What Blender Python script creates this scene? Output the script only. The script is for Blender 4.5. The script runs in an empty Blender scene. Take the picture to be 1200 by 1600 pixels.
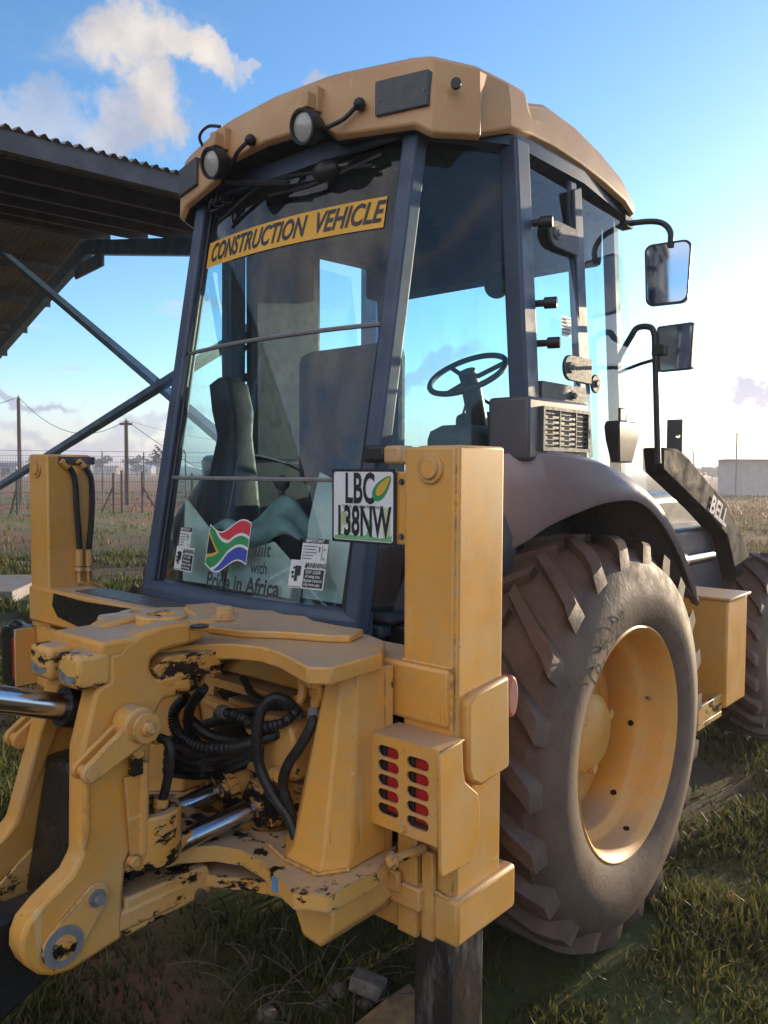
import bpy, bmesh, math, random
import numpy as np
from mathutils import Vector, Matrix
random.seed(7); rng = np.random.default_rng(7)
PI = math.pi
S = bpy.context.scene; COL = S.collection

# ------------------------------------------------------------------ camera
CAM = np.array([2.1375, -1.5099, 1.5656]); YAW = 0.7129; PITCH = -0.0506; ROLL = 0.004; F = 1258.13
fw = np.array([-math.sin(YAW)*math.cos(PITCH), math.cos(YAW)*math.cos(PITCH), math.sin(PITCH)])
r0 = np.array([math.cos(YAW), math.sin(YAW), 0]); u0 = np.cross(r0, fw)
RT = math.cos(ROLL)*r0 + math.sin(ROLL)*u0; UP = -math.sin(ROLL)*r0 + math.cos(ROLL)*u0
cd = bpy.data.cameras.new('camera'); cam = bpy.data.objects.new('camera', cd); COL.objects.link(cam)
cd.sensor_fit = 'VERTICAL'; cd.sensor_height = 36; cd.sensor_width = 27; cd.lens = F/1600*36
cd.clip_start = .05; cd.clip_end = 3000
M = Matrix.Identity(4)
for i in range(3):
    M[i][0], M[i][1], M[i][2], M[i][3] = RT[i], UP[i], -fw[i], CAM[i]
cam.matrix_world = M; S.camera = cam
S.render.resolution_x = 768; S.render.resolution_y = 1024

def ray(u, v):
    d = fw + RT*(u-600)/F - UP*(v-800)/F
    return d
def at(u, v, ax, val):
    """the point of the plane ax = val that the photograph shows at pixel (u, v)"""
    i = 'xyz'.index(ax); d = ray(u, v); t = (val-CAM[i])/d[i]
    return CAM + t*d
def at2(uvs, ax, val):
    k = [j for j in range(3) if j != 'xyz'.index(ax)]
    return [tuple(at(u, v, ax, val)[k]) for u, v in uvs]
def hdir(u):                                    # level direction through a picture column
    d = ray(u, 740); d[2] = 0
    return d/np.linalg.norm(d)
def ground(u, dist):                            # ground point at a distance in a picture column
    p = CAM + hdir(u)*dist
    return float(p[0]), float(p[1])

# ------------------------------------------------------------------ sky, sun, exposure
SUN_AZ, SUN_EL = math.radians(8), math.radians(8)      # azimuth measured from +Y towards +X
sund = Vector((math.sin(SUN_AZ)*math.cos(SUN_EL), math.cos(SUN_AZ)*math.cos(SUN_EL), math.sin(SUN_EL)))
S.view_settings.view_transform = 'Standard'; S.view_settings.look = 'None'
S.view_settings.exposure = 1.75; S.view_settings.gamma = 1.0; S.view_settings.use_curve_mapping = False
W = bpy.data.worlds.new('World'); S.world = W; W.use_nodes = True
nt = W.node_tree; nt.nodes.clear()
def N(t, **k):
    n = nt.nodes.new(t)
    for a, b in k.items():
        if a == 'inp':
            for i, v in b.items(): n.inputs[i].default_value = v
        else: setattr(n, a, b)
    return n
def L(a, b): nt.links.new(a, b)
sky = N('ShaderNodeTexSky', sky_type='NISHITA', sun_disc=False, sun_elevation=SUN_EL, sun_rotation=SUN_AZ,
        altitude=1300, air_density=1.0, dust_density=1.2, ozone_density=2.5)
hs = N('ShaderNodeHueSaturation', inp={'Saturation': 1.12}); L(sky.outputs[0], hs.inputs['Color'])
bg = N('ShaderNodeBackground', inp={1: .11}); L(hs.outputs[0], bg.inputs[0])
tc = N('ShaderNodeTexCoord')
nz = N('ShaderNodeTexNoise', inp={'Scale': 7., 'Detail': 9., 'Roughness': .62}); L(tc.outputs['Generated'], nz.inputs['Vector'])
sub = N('ShaderNodeVectorMath', operation='SUBTRACT', inp={1: (.5, .5, .5)}); L(nz.outputs['Color'], sub.inputs[0])
scl = N('ShaderNodeVectorMath', operation='SCALE', inp={'Scale': .20}); L(sub.outputs[0], scl.inputs[0])
wob = N('ShaderNodeVectorMath', operation='ADD'); L(tc.outputs['Generated'], wob.inputs[0]); L(scl.outputs[0], wob.inputs[1])
def blob(u, v, ru, rv, k=1.0, tilt=0):
    """soft cloud centred on a direction of the sky; ru, rv in degrees"""
    c = ray(u, v); c = c/np.linalg.norm(c)
    h = np.cross(c, [0, 0, 1]); h /= np.linalg.norm(h); w = np.cross(h, c)
    h, w = math.cos(tilt)*h+math.sin(tilt)*w, -math.sin(tilt)*h+math.cos(tilt)*w
    s = N('ShaderNodeVectorMath', operation='SUBTRACT', inp={1: tuple(c)}); L(wob.outputs[0], s.inputs[0])
    out = []
    for ax, r in ((h, ru), (w, rv)):
        d = N('ShaderNodeVectorMath', operation='DOT_PRODUCT', inp={1: tuple(ax/math.radians(r))}); L(s.outputs[0], d.inputs[0])
        m = N('ShaderNodeMath', operation='POWER', inp={1: 2.}); L(d.outputs['Value'], m.inputs[0]); out.append(m)
    a = N('ShaderNodeMath', operation='ADD'); L(out[0].outputs[0], a.inputs[0]); L(out[1].outputs[0], a.inputs[1])
    f = N('ShaderNodeVectorMath', operation='DOT_PRODUCT', inp={1: tuple(c)}); L(tc.outputs['Generated'], f.inputs[0])
    g = N('ShaderNodeMath', operation='GREATER_THAN', inp={1: 0.}); L(f.outputs['Value'], g.inputs[0])
    m = N('ShaderNodeMapRange', interpolation_type='SMOOTHSTEP', inp={1: 1.0, 2: .15, 3: 0., 4: k}); L(a.outputs[0], m.inputs[0])
    q = N('ShaderNodeMath', operation='MULTIPLY'); L(m.outputs[0], q.inputs[0]); L(g.outputs[0], q.inputs[1])
    return q.outputs[0]
def mx(socks):
    o = socks[0]
    for s in socks[1:]:
        n = N('ShaderNodeMath', operation='MAXIMUM'); L(o, n.inputs[0]); L(s, n.inputs[1]); o = n.outputs[0]
    return o
white = mx([blob(215, 95, 4.2, 2.6), blob(290, 120, 3.6, 1.4), blob(235, 195, 2.6, 3.0), blob(175, 215, 5.0, 2.2, .75),
            blob(30, 165, 4.0, 2.0, .5), blob(470, 135, 2.0, .9, .7, .4), blob(370, 108, 1.2, .5, .6), blob(760, 405, 2.0, 1.2, .8)])
greyc = mx([blob(40, 617, 4.5, .55, .8), blob(160, 678, 9, .9, .55), blob(1190, 590, 2.6, .8, .95), blob(60, 720, 14, .8, .5), blob(680, 570, 4.5, 1.0, .5)])
# scattered fair weather cloud over the rest of the sky: a layer seen in perspective
sep = N('ShaderNodeSeparateXYZ'); L(tc.outputs['Generated'], sep.inputs[0])
zc = N('ShaderNodeMath', operation='MAXIMUM', inp={1: .06}); L(sep.outputs['Z'], zc.inputs[0])
dv = []
for k in 'XY':
    d = N('ShaderNodeMath', operation='DIVIDE'); L(sep.outputs[k], d.inputs[0]); L(zc.outputs[0], d.inputs[1]); dv.append(d)
cmb = N('ShaderNodeCombineXYZ'); L(dv[0].outputs[0], cmb.inputs[0]); L(dv[1].outputs[0], cmb.inputs[1])
pn = N('ShaderNodeTexNoise', inp={'Scale': .55, 'Detail': 8., 'Roughness': .6}); L(cmb.outputs[0], pn.inputs['Vector'])
pm = N('ShaderNodeMapRange', interpolation_type='SMOOTHSTEP', inp={1: .50, 2: .64, 3: 0., 4: .92})
# broken cloud grows away from the sun, as the mirrors show it; unseen cover there is front lit, and raised to brighten the machine's rear faces
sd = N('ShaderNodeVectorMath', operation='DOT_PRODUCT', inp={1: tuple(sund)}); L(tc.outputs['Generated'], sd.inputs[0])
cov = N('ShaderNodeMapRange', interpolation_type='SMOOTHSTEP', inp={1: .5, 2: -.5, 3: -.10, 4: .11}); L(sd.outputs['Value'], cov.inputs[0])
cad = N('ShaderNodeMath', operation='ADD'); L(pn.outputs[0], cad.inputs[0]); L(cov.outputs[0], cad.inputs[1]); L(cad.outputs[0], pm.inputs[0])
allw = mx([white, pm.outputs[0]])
cn = N('ShaderNodeTexNoise', inp={'Scale': 9., 'Detail': 6., 'Roughness': .55}); L(tc.outputs['Generated'], cn.inputs['Vector'])
cr = N('ShaderNodeValToRGB'); L(cn.outputs[0], cr.inputs[0])
cr.color_ramp.elements[0].position = .38; cr.color_ramp.elements[0].color = (.46, .46, .51, 1)
cr.color_ramp.elements[1].position = .62; cr.color_ramp.elements[1].color = (.82, .75, .69, 1)
bw = N('ShaderNodeBackground'); L(cr.outputs[0], bw.inputs[0])
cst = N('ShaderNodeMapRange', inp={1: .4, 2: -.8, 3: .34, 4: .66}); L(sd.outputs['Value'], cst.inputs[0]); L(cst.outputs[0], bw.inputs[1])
bgy = N('ShaderNodeBackground', inp={0: (.36, .37, .50, 1), 1: .40})
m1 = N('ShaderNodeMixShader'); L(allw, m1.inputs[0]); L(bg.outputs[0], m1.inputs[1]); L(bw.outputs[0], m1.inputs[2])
m2 = N('ShaderNodeMixShader'); L(greyc, m2.inputs[0]); L(m1.outputs[0], m2.inputs[1]); L(bgy.outputs[0], m2.inputs[2])
hz = N('ShaderNodeMapRange', interpolation_type='SMOOTHSTEP', inp={1: .13, 2: .0, 3: 0., 4: .75}); L(sep.outputs['Z'], hz.inputs[0])
bh = N('ShaderNodeBackground', inp={0: (.66, .58, .60, 1), 1: .45}); m3 = N('ShaderNodeMixShader'); L(hz.outputs[0], m3.inputs[0]); L(m1.outputs[0], m3.inputs[1]); L(bh.outputs[0], m3.inputs[2])
L(m3.outputs[0], m2.inputs[1]); wo = N('ShaderNodeOutputWorld'); L(m2.outputs[0], wo.inputs[0])
sl = bpy.data.lights.new('sun', 'SUN'); so = bpy.data.objects.new('sun', sl); COL.objects.link(so)
sl.energy = 2.1; sl.angle = math.radians(.5); sl.color = (1, .80, .55)
so.rotation_euler = sund.to_track_quat('Z', 'Y').to_euler(); so.location = (6, 20, 8)
S.cycles.max_bounces = 10; S.cycles.transparent_max_bounces = 24; S.cycles.diffuse_bounces = 3
S.cycles.caustics_reflective = False; S.cycles.caustics_refractive = False

# ------------------------------------------------------------------ materials
MATS = {}
class NT:
    def __init__(s, name):
        s.m = bpy.data.materials.new(name); s.m.use_nodes = True; s.t = s.m.node_tree; s.t.nodes.clear()
        s.out = s.n('ShaderNodeOutputMaterial'); s.tc = s.n('ShaderNodeTexCoord').outputs['Object']; MATS[name] = s.m
    def n(s, t, inp=None, **k):
        n = s.t.nodes.new(t)
        for a, b in k.items(): setattr(n, a, b)
        for i, v in (inp or {}).items():
            if isinstance(v, bpy.types.NodeSocket): s.t.links.new(v, n.inputs[i])
            else: n.inputs[i].default_value = v
        return n
    def noise(s, scale, detail=4, rough=.55, vec=None, stretch=None):
        v = vec or s.tc
        if stretch: v = s.n('ShaderNodeMapping', {0: v, 3: stretch}).outputs[0]
        return s.n('ShaderNodeTexNoise', {'Vector': v, 'Scale': scale, 'Detail': detail, 'Roughness': rough}).outputs[0]
    def ramp(s, x, a, b, lo=0., hi=1.):
        return s.n('ShaderNodeMapRange', {0: x, 1: a, 2: b, 3: lo, 4: hi}).outputs[0]
    def mix(s, f, a, b):
        n = s.n('ShaderNodeMix', data_type='RGBA')
        for i, v in ((0, f), (6, a), (7, b)):
            if isinstance(v, bpy.types.NodeSocket): s.t.links.new(v, n.inputs[i])
            else: n.inputs[i].default_value = (*v, 1) if isinstance(v, tuple) and len(v) == 3 else v
        return n.outputs[2]
    def mul(s, a, b, op='MULTIPLY'):
        return s.n('ShaderNodeMath', {0: a, 1: b}, operation=op).outputs[0]
    def bump(s, h, d=.01, st=.5):
        return s.n('ShaderNodeBump', {'Height': h, 'Distance': d, 'Strength': st}).outputs[0]
    def pbr(s, col, rough=.5, metal=0., normal=None, **k):
        i = {'Base Color': col if isinstance(col, bpy.types.NodeSocket) else (*col, 1), 'Roughness': rough, 'Metallic': metal}
        if normal: i['Normal'] = normal
        i.update(k)
        b = s.n('ShaderNodeBsdfPrincipled', i); s.t.links.new(b.outputs[0], s.out.inputs[0]); return b
def simple(name, col, rough=.5, metal=0., var=.25, sc=12, bump=0., **k):
    t = NT(name); f = t.noise(sc, 5)
    c = t.mix(t.ramp(f, .3, .7), tuple(x*(1-var) for x in col), tuple(min(1, x*(1+var)) for x in col))
    t.pbr(c, t.ramp(t.noise(sc*3, 3), .3, .7, max(.02, rough*.8), min(1, rough*1.2)), metal, t.bump(t.noise(sc*8, 4), .004, bump) if bump else None, **k)
    return t.m
def yellow(name, grease=0., edge=.5, tone=(.74, .345, .055)):
    t = NT(name)
    c = t.mix(t.ramp(t.noise(2.5, 5), .35, .65), tuple(x*.88 for x in tone), tuple(x*1.06 for x in tone))
    c = t.mix(t.ramp(t.noise(24, 6, .65), .45, .8, 0, .45), c, (.46, .32, .16))                    # dust film
    sc = t.noise(30, 4, .6, stretch=(1.0, 1.0, .12))
    c = t.mix(t.ramp(sc, .66, .70, 0, .45), c, (.66, .50, .27))                                     # pale scuffs
    s2 = t.n('ShaderNodeMapping', {0: t.tc, 2: (.5, .7, .9), 3: (1, .06, 1)}).outputs[0]; s3 = t.n('ShaderNodeMapping', {0: t.tc, 2: (1.3, .2, 2.1), 3: (1, 1, .05)}).outputs[0]
    c = t.mix(t.mul(t.ramp(t.noise(60, 3, .5, vec=s2), .70, .73, 0, .55), t.ramp(t.noise(4, 3), .48, .56)), c, (.80, .60, .34))   # scratches
    c = t.mix(t.mul(t.ramp(t.noise(70, 3, .5, vec=s3), .70, .72, 0, .6), t.ramp(t.noise(5, 3), .50, .58)), c, (.22, .12, .05))
    fade = t.ramp(t.noise(3.3, 7, .6), .45, .64, 0, .55); c = t.mix(fade, c, (.63, .41, .18))                                        # sun faded, dusty patches
    c = t.mix(t.ramp(t.noise(11, 8, .7, stretch=(1, 1, .3)), .60, .78, 0, .35), c, (.25, .15, .07))                                # dirt runs
    geo = t.n('ShaderNodeNewGeometry').outputs['Normal']
    bv = t.n('ShaderNodeBevel', {'Radius': .009}, samples=3).outputs[0]
    dt = t.n('ShaderNodeVectorMath', {0: geo, 1: bv}, operation='DOT_PRODUCT').outputs['Value']
    ed = t.mul(t.ramp(dt, .985, .90), t.ramp(t.noise(22, 7, .72), .46, .54))
    up = t.n('ShaderNodeSeparateXYZ', {0: geo}).outputs[2]
    c = t.mix(t.mul(t.ramp(up, .80, .97, 0, .75), t.ramp(t.noise(6, 6, .65), .25, .6, .45, 1.)), c, (.36, .30, .25))   # dust settled on level faces
    chip = t.ramp(t.noise(55, 3, .6), .745, .76)
    c = t.mix(t.mul(chip, .85), c, (.07, .055, .045))
    c = t.mix(t.mul(ed, edge), c, t.mix(t.ramp(t.noise(9, 3), .45, .55), (.36, .33, .31), (.09, .07, .06)))
    ro = t.ramp(t.noise(9, 4), .3, .7, .36, .55)
    if grease:
        g = t.ramp(t.mul(t.noise(15, 8, .72, stretch=(.8, .8, 1.6)), t.ramp(t.noise(5, 3), .35, .65, .82, 1.12)), .625-grease*.20, .655-grease*.20)
        c = t.mix(g, c, (.012, .011, .011)); ro = t.mix(g, ro, (.28, .28, .28))
    t.pbr(c, ro, 0., t.bump(t.noise(160, 3), .001, .25)); return t.m
yellow('paint', 0, .75); yellow('paint_greasy', .42, 1., (.76, .395, .09)); yellow('paint_oily', .8, .9); yellow('paint_clean', 0, .25)
yellow('roof_paint', 0, .3, (.54, .285, .125))
simple('cab_frame', (.048, .070, .115), .50, 0, .25, 6); simple('dark_plastic', (.075, .070, .085), .42, 0, .2, 4, .1)  # cab_frame: blue of lens veil and sky mixed into its grey base colour
simple('fender_plastic', (.25, .200, .208), .32, 0, .2, 3, .05)
simple('black', (.016, .016, .018), .45, 0, .3, 20); simple('hose', (.018, .018, .02), .5, 0, .5, 40, .2)
simple('grease', (.012, .011, .010), .3, 0, .5, 20, .3); simple('iron', (.16, .15, .14), .5, .7, .4, 30)
simple('interior', (.014, .019, .032), .6, 0, .3, 8); simple('seat_cloth', (.018, .024, .042), .8, 0, .3, 30, .3)
t = NT('chrome'); f = t.noise(30, 5, .6, stretch=(1, .2, 1))
t.pbr(t.mix(t.ramp(t.noise(60, 5, .6), .66, .70), (.45, .46, .50), (.06, .05, .05)), t.ramp(f, .3, .7, .10, .26), 1.)
t = NT('tyre')
d = t.ramp(t.noise(5, 7, .65), .25, .65, .15, 1.)
c = t.mix(d, (.040, .029, .026), (.115, .062, .042)); c = t.mix(t.ramp(t.noise(40, 5, .7), .52, .70, 0, .4), c, (.13, .085, .058))
sx = t.n('ShaderNodeMath', {0: t.n('ShaderNodeSeparateXYZ', {0: t.tc}).outputs[0]}, operation='ABSOLUTE').outputs[0]
c = t.mix(t.mul(t.ramp(sx, .188, .222, 0, .55), t.ramp(t.noise(9, 7, .7), .30, .60, .25, 1.)), c, (.215, .150, .098))   # pale dust caked on the sidewalls
t.pbr(c, t.ramp(t.noise(12, 4), .3, .7, .55, .85), 0, t.bump(t.noise(70, 5, .6), .004, .4))
t = NT('glass')
lw = t.n('ShaderNodeLayerWeight', {0: .5}).outputs['Facing']; fr = t.mul(t.mul(t.mul(lw, 5., 'POWER'), .95), .045, 'ADD')
tr = t.n('ShaderNodeBsdfTransparent', {0: (.74, .915, .94, 1)}); gl = t.n('ShaderNodeBsdfGlossy', {0: (.95, .97, 1, 1), 1: .015})
df = t.n('ShaderNodeBsdfDiffuse', {0: (.45, .44, .42, 1)})
dirt = t.ramp(t.noise(9, 8, .7, stretch=(1, 1, .35)), .42, .80, 0.006, .085)
a = t.n('ShaderNodeMixShader', {0: dirt, 1: tr.outputs[0], 2: df.outputs[0]}); b = t.n('ShaderNodeMixShader', {0: fr, 1: a.outputs[0], 2: gl.outputs[0]})
t.t.links.new(b.outputs[0], t.out.inputs[0])
simple('red_lens', (.42, .018, .02), .18, 0, .2, 60); simple('dusty_red', (.34, .13, .10), .6, 0, .15, 20); simple('lamp_lens', (.44, .43, .38), .12, .1, .2, 200)
simple('plate_white', (.72, .73, .74), .35, 0, .04, 8); simple('ink', (.014, .016, .022), .45, 0, .1); simple('sticker_yellow', (.78, .40, .035), .5, 0, .06, 6)
simple('sticker_white', (.66, .66, .66), .5, 0, .08, 20); simple('print_red', (.55, .035, .06), .5, 0, .1); simple('print_blue', (.045, .07, .36), .5, 0, .1)
simple('print_pale_green', (.16, .42, .20), .5, 0, .2); simple('print_green', (.03, .26, .09), .5, 0, .1); simple('print_gold', (.62, .38, .04), .5, 0, .1); simple('print_grey', (.12, .13, .15), .6, 0, .2)
simple('tyre_mark', (.022, .017, .014), .8); simple('print_dark', (.030, .034, .040), .6); simple('arm_paint', (.022, .019, .019), .75, 0, .25, 5, **{'Specular IOR Level': .12}); simple('roof_liner', (.035, .034, .040), .7); simple('bare_metal', (.33, .34, .36), .38, .5, .4, 60); simple('print_lime', (.50, .55, .33), .5, 0, .2); simple('bell_letters', (.55, .50, .50), .4, 0, .1); simple('panel_grey', (.075, .080, .082), .6, 0, .15, 40, .1)
simple('steel_veil_blue', (.15, .31, .53), .5, .2, .3, 5); simple('steel_dark', (.11, .105, .11), .6, .2, .3, 5)  # first steel: blue veil of lens glare put into its base colour
t = NT('roof_sheet'); c = t.mix(t.ramp(t.noise(3, 6, .65), .35, .7), (.34, .29, .24), (.22, .18, .145))
c = t.mix(t.ramp(t.noise(1.2, 6, .6, stretch=(1, 4, 1)), .5, .75), c, (.32, .28, .24)); t.pbr(c, .5, .4)
simple('translucent_sheet', (.50, .40, .10), .6, 0, .1)
simple('wood', (.11, .085, .065), .85, 0, .35, 15, .4); simple('concrete', (.34, .30, .27), .9, 0, .2, 6, .4); simple('brick_clay', (.20, .165, .14), .9, 0, .35, 30, .5)
simple('tan_stone', (.33, .21, .10), .85, 0, .35, 25, .4); simple('wall_white', (.38, .37, .37), .85, 0, .12, 3); simple('wall_pink', (.34, .24, .19), .9, 0, .2, 3)
simple('roof_red', (.20, .075, .05), .8, 0, .2, 3); simple('wire', (.10, .10, .10), .6, .5, .2); simple('bag_film', (.17, .23, .215), .35, 0, .35, 12)
simple('bag_yellow', (.45, .36, .10), .6, 0, .2, 12); simple('paper', (.60, .60, .53), .7, 0, .15, 10); simple('leaf_far', (.050, .062, .030), .8, 0, .4, 2)
simple('mirror_glass', (.55, .56, .60), .06, 1., .05, 3); simple('gasket', (.20, .20, .205), .7, 0, .15, 30)
t = NT('leg_paint'); c = t.mix(t.ramp(t.noise(14, 7, .7, stretch=(1, 1, .25)), .50, .66), (.028, .022, .020), (.20, .185, .18))
c = t.mix(t.ramp(t.noise(5, 5, .6), .5, .75, 0, .7), c, (.12, .075, .05)); t.pbr(c, .5, .2, t.bump(t.noise(60, 5), .003, .5))
t = NT('scratched_black'); c = t.mix(t.ramp(t.noise(26, 8, .75, stretch=(1, .25, 1)), .60, .66), (.020, .022, .024), (.50, .52, .53)); t.pbr(c, .32, .2)
# ground: dry grass, bare red soil and weeds, in bands that get broader with distance
t = NT('soil')
w = t.n('ShaderNodeNewGeometry').outputs['Position']
a = t.noise(.30, 8, .62, vec=w); b_ = t.noise(2.2, 8, .7, vec=w); e = t.noise(.06, 6, .55, vec=w)
soil = t.mix(t.ramp(b_, .3, .7), (.095, .048, .030), (.21, .105, .066))
dry = t.mix(t.ramp(t.noise(9, 6, .7, vec=w), .3, .7), (.24, .15, .065), (.36, .25, .115))
green = t.mix(t.ramp(t.noise(7, 6, .7, vec=w), .3, .7), (.045, .058, .014), (.095, .105, .026))
near = t.mix(t.ramp(a, .44, .58), green, soil)
far = t.mix(t.ramp(t.noise(.10, 6, .6, vec=t.n('ShaderNodeMapping', {0: w, 2: (0, 0, -YAW), 3: (.45, 1.8, 1)}).outputs[0]), .44, .56), t.mix(t.ramp(b_, .30, .55), dry, (.095, .115, .022)), t.mix(.75, soil, (.36, .105, .050)))
dist = t.n('ShaderNodeVectorMath', {0: w, 1: tuple(CAM)}, operation='DISTANCE').outputs['Value']
c = t.mix(t.ramp(t.mul(dist, t.ramp(a, .2, .8, .7, 1.3)), 9, 26), near, far)
t.pbr(c, .95, 0, t.bump(t.noise(25, 8, .7, vec=w), .03, .6))
t = NT('grass_blade')
att = t.n('ShaderNodeVertexColor', layer_name='col').outputs[0]
dfs = t.n('ShaderNodeBsdfPrincipled', {'Base Color': att, 'Roughness': .55}); trl = t.n('ShaderNodeBsdfTranslucent', {0: att})
ms = t.n('ShaderNodeMixShader', {0: .45, 1: dfs.outputs[0], 2: trl.outputs[0]}); t.t.links.new(ms.outputs[0], t.out.inputs[0])

# ------------------------------------------------------------------ mesh helpers
_txt = {}
def text_geo(body, bold=0., shear=0.):
    key = (body, bold, shear)
    if key not in _txt:
        cu = bpy.data.curves.new('t', 'FONT'); cu.body = body; cu.shear = shear; cu.offset = bold; cu.align_x = 'CENTER'; cu.align_y = 'CENTER'; cu.resolution_u = 3
        ob = bpy.data.objects.new('t', cu); me = ob.to_mesh()
        _txt[key] = ([tuple(v.co) for v in me.vertices], [tuple(p.vertices) for p in me.polygons])
        ob.to_mesh_clear(); bpy.data.objects.remove(ob); bpy.data.curves.remove(cu)
    return _txt[key]
def frame(origin, xdir, ydir):
    x = Vector(xdir).normalized(); z = x.cross(Vector(ydir)).normalized(); y = z.cross(x)
    m = Matrix.Identity(4)
    for i in range(3): m[i][0], m[i][1], m[i][2], m[i][3] = x[i], y[i], z[i], origin[i]
    return m
def smooth_path(pts, n=6):
    P = [Vector(p) for p in pts]
    if len(P) < 3: return P
    out = []
    for i in range(len(P)-1):
        a = P[i-1] if i else P[0]*2-P[1]; b = P[i]; c = P[i+1]; d = P[i+2] if i+2 < len(P) else P[-1]*2-P[-2]
        for k in range(n):
            s = k/n
            out.append(.5*((2*b)+(c-a)*s+(2*a-5*b+4*c-d)*s*s+(3*b-a-3*c+d)*s**3))
    return out+[P[-1]]
class MB:
    def __init__(s): s.v = []; s.f = []; s.m = []; s.mi = 0
    def mat(s, i): s.mi = i; return s
    def add(s, vs, fs, Mx=None):
        o = len(s.v)
        s.v += [tuple(Mx @ Vector(p)) if Mx else tuple(float(q) for q in p) for p in vs]
        s.f += [tuple(i+o for i in f) for f in fs]; s.m += [s.mi]*len(fs); return s
    def box(s, x0, x1, y0, y1, z0, z1, Mx=None):
        vs = [(x, y, z) for x in (x0, x1) for y in (y0, y1) for z in (z0, z1)]
        return s.add(vs, [(0, 1, 3, 2), (4, 6, 7, 5), (0, 4, 5, 1), (2, 3, 7, 6), (0, 2, 6, 4), (1, 5, 7, 3)], Mx)
    def beam(s, p0, p1, w, d, side=(1, 0, 0)):
        p0, p1 = Vector(p0), Vector(p1); z = (p1-p0).normalized(); x = Vector(side); x = (x-z*x.dot(z)).normalized(); y = z.cross(x)
        vs = [p+x*a*w/2+y*b*d/2 for p in (p0, p1) for a, b in ((-1, -1), (1, -1), (1, 1), (-1, 1))]
        return s.add(vs, [(3, 2, 1, 0), (4, 5, 6, 7)]+[(i, (i+1) % 4, 4+(i+1) % 4, 4+i) for i in range(4)])
    def prism(s, pts, ax, lo, hi):
        n = len(pts)
        mk = {'x': lambda a, b, t: (t, a, b), 'y': lambda a, b, t: (a, t, b), 'z': lambda a, b, t: (a, b, t)}[ax]
        vs = [mk(a, b, lo) for a, b in pts]+[mk(a, b, hi) for a, b in pts]
        return s.add(vs, [tuple(range(n))[::-1], tuple(range(n, 2*n))]+[(i, (i+1) % n, n+(i+1) % n, n+i) for i in range(n)])
    def loft(s, rings, caps=True, closed=True):
        n = len(rings[0]); vs = [p for r in rings for p in r]; fs = []
        for k in range(len(rings)-1):
            for i in range(n if closed else n-1):
                j = (i+1) % n; fs.append((k*n+i, k*n+j, (k+1)*n+j, (k+1)*n+i))
        if caps and closed: fs += [tuple(range(n))[::-1], tuple(range((len(rings)-1)*n, len(rings)*n))]
        return s.add(vs, fs)
    def tube(s, pts, r, seg=8, sm=6, rad=None):
        P = smooth_path(pts, sm) if sm else [Vector(p) for p in pts]
        rings = []; x = None
        for i, p in enumerate(P):
            t = (P[min(i+1, len(P)-1)]-P[max(i-1, 0)])
            if t.length < 1e-9: continue
            t.normalize()
            if x is None: x = t.orthogonal().normalized()
            x = (x-t*x.dot(t)).normalized(); y = t.cross(x); rr = rad(i/(len(P)-1)) if rad else r
            rings.append([p+(x*math.cos(a)+y*math.sin(a))*rr for a in (2*PI*k/seg for k in range(seg))])
        return s.loft(rings)
    def lathe(s, prof, o, ax, seg=24, closed_prof=False):
        o = Vector(o); z = Vector(ax).normalized(); x = z.orthogonal().normalized()
        if abs(z.x) > .9: x = Vector((0, 1, 0)); x = (x-z*x.dot(z)).normalized()
        y = z.cross(x); n = len(prof)
        vs = [o+z*h+(x*math.cos(a)+y*math.sin(a))*max(r, 1e-4) for a in (2*PI*k/seg for k in range(seg)) for r, h in prof]
        fs = [(k*n+i, k*n+i+1, ((k+1) % seg)*n+i+1, ((k+1) % seg)*n+i) for k in range(seg) for i in range(n-1)]
        if closed_prof: fs += [(k*n+n-1, k*n, ((k+1) % seg)*n, ((k+1) % seg)*n+n-1) for k in range(seg)]
        return s.add(vs, fs)
    def cyl(s, p0, p1, r, seg=20, r1=None):
        p0, p1 = Vector(p0), Vector(p1); h = (p1-p0).length; r1 = r if r1 is None else r1
        return s.lathe([(0, 0), (r, 0), (r1, h), (0, h)], p0, p1-p0, seg)
    def bolt(s, p, ax, r=.012, h=.01):
        return s.lathe([(0, 0), (r*1.5, 0), (r*1.5, h*.25), (r, h*.25), (r, h), (0, h)], p, ax, 6)
    def grid(s, fn, nu, nv):
        vs = [fn(i/nu, j/nv) for j in range(nv+1) for i in range(nu+1)]
        return s.add(vs, [(j*(nu+1)+i, j*(nu+1)+i+1, (j+1)*(nu+1)+i+1, (j+1)*(nu+1)+i) for j in range(nv) for i in range(nu)])
    def text(s, body, Mx, h, sx=1., bold=0., shear=0., wrap=None, off=.001):
        vs, fs = text_geo(body, bold, shear)
        if not vs: return s
        if wrap: return s.add([wrap(x*h*sx, y*h) for x, y, z in vs], fs)
        return s.add([(x*h*sx, y*h, off) for x, y, z in vs], fs, Mx)
    def holed(s, outer, holes, th, Mx):
        cu = bpy.data.curves.new('h', 'CURVE'); cu.dimensions = '2D'; cu.fill_mode = 'BOTH'; cu.extrude = th/2
        for pl in [outer]+holes:
            sp = cu.splines.new('POLY'); sp.points.add(len(pl)-1); sp.use_cyclic_u = True
            for i, (a, b) in enumerate(pl): sp.points[i].co = (a, b, 0, 1)
        ob = bpy.data.objects.new('h', cu); me = ob.to_mesh()
        s.add([tuple(v.co) for v in me.vertices], [tuple(p.vertices) for p in me.polygons], Mx)
        ob.to_mesh_clear(); bpy.data.objects.remove(ob); bpy.data.curves.remove(cu); return s
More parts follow.
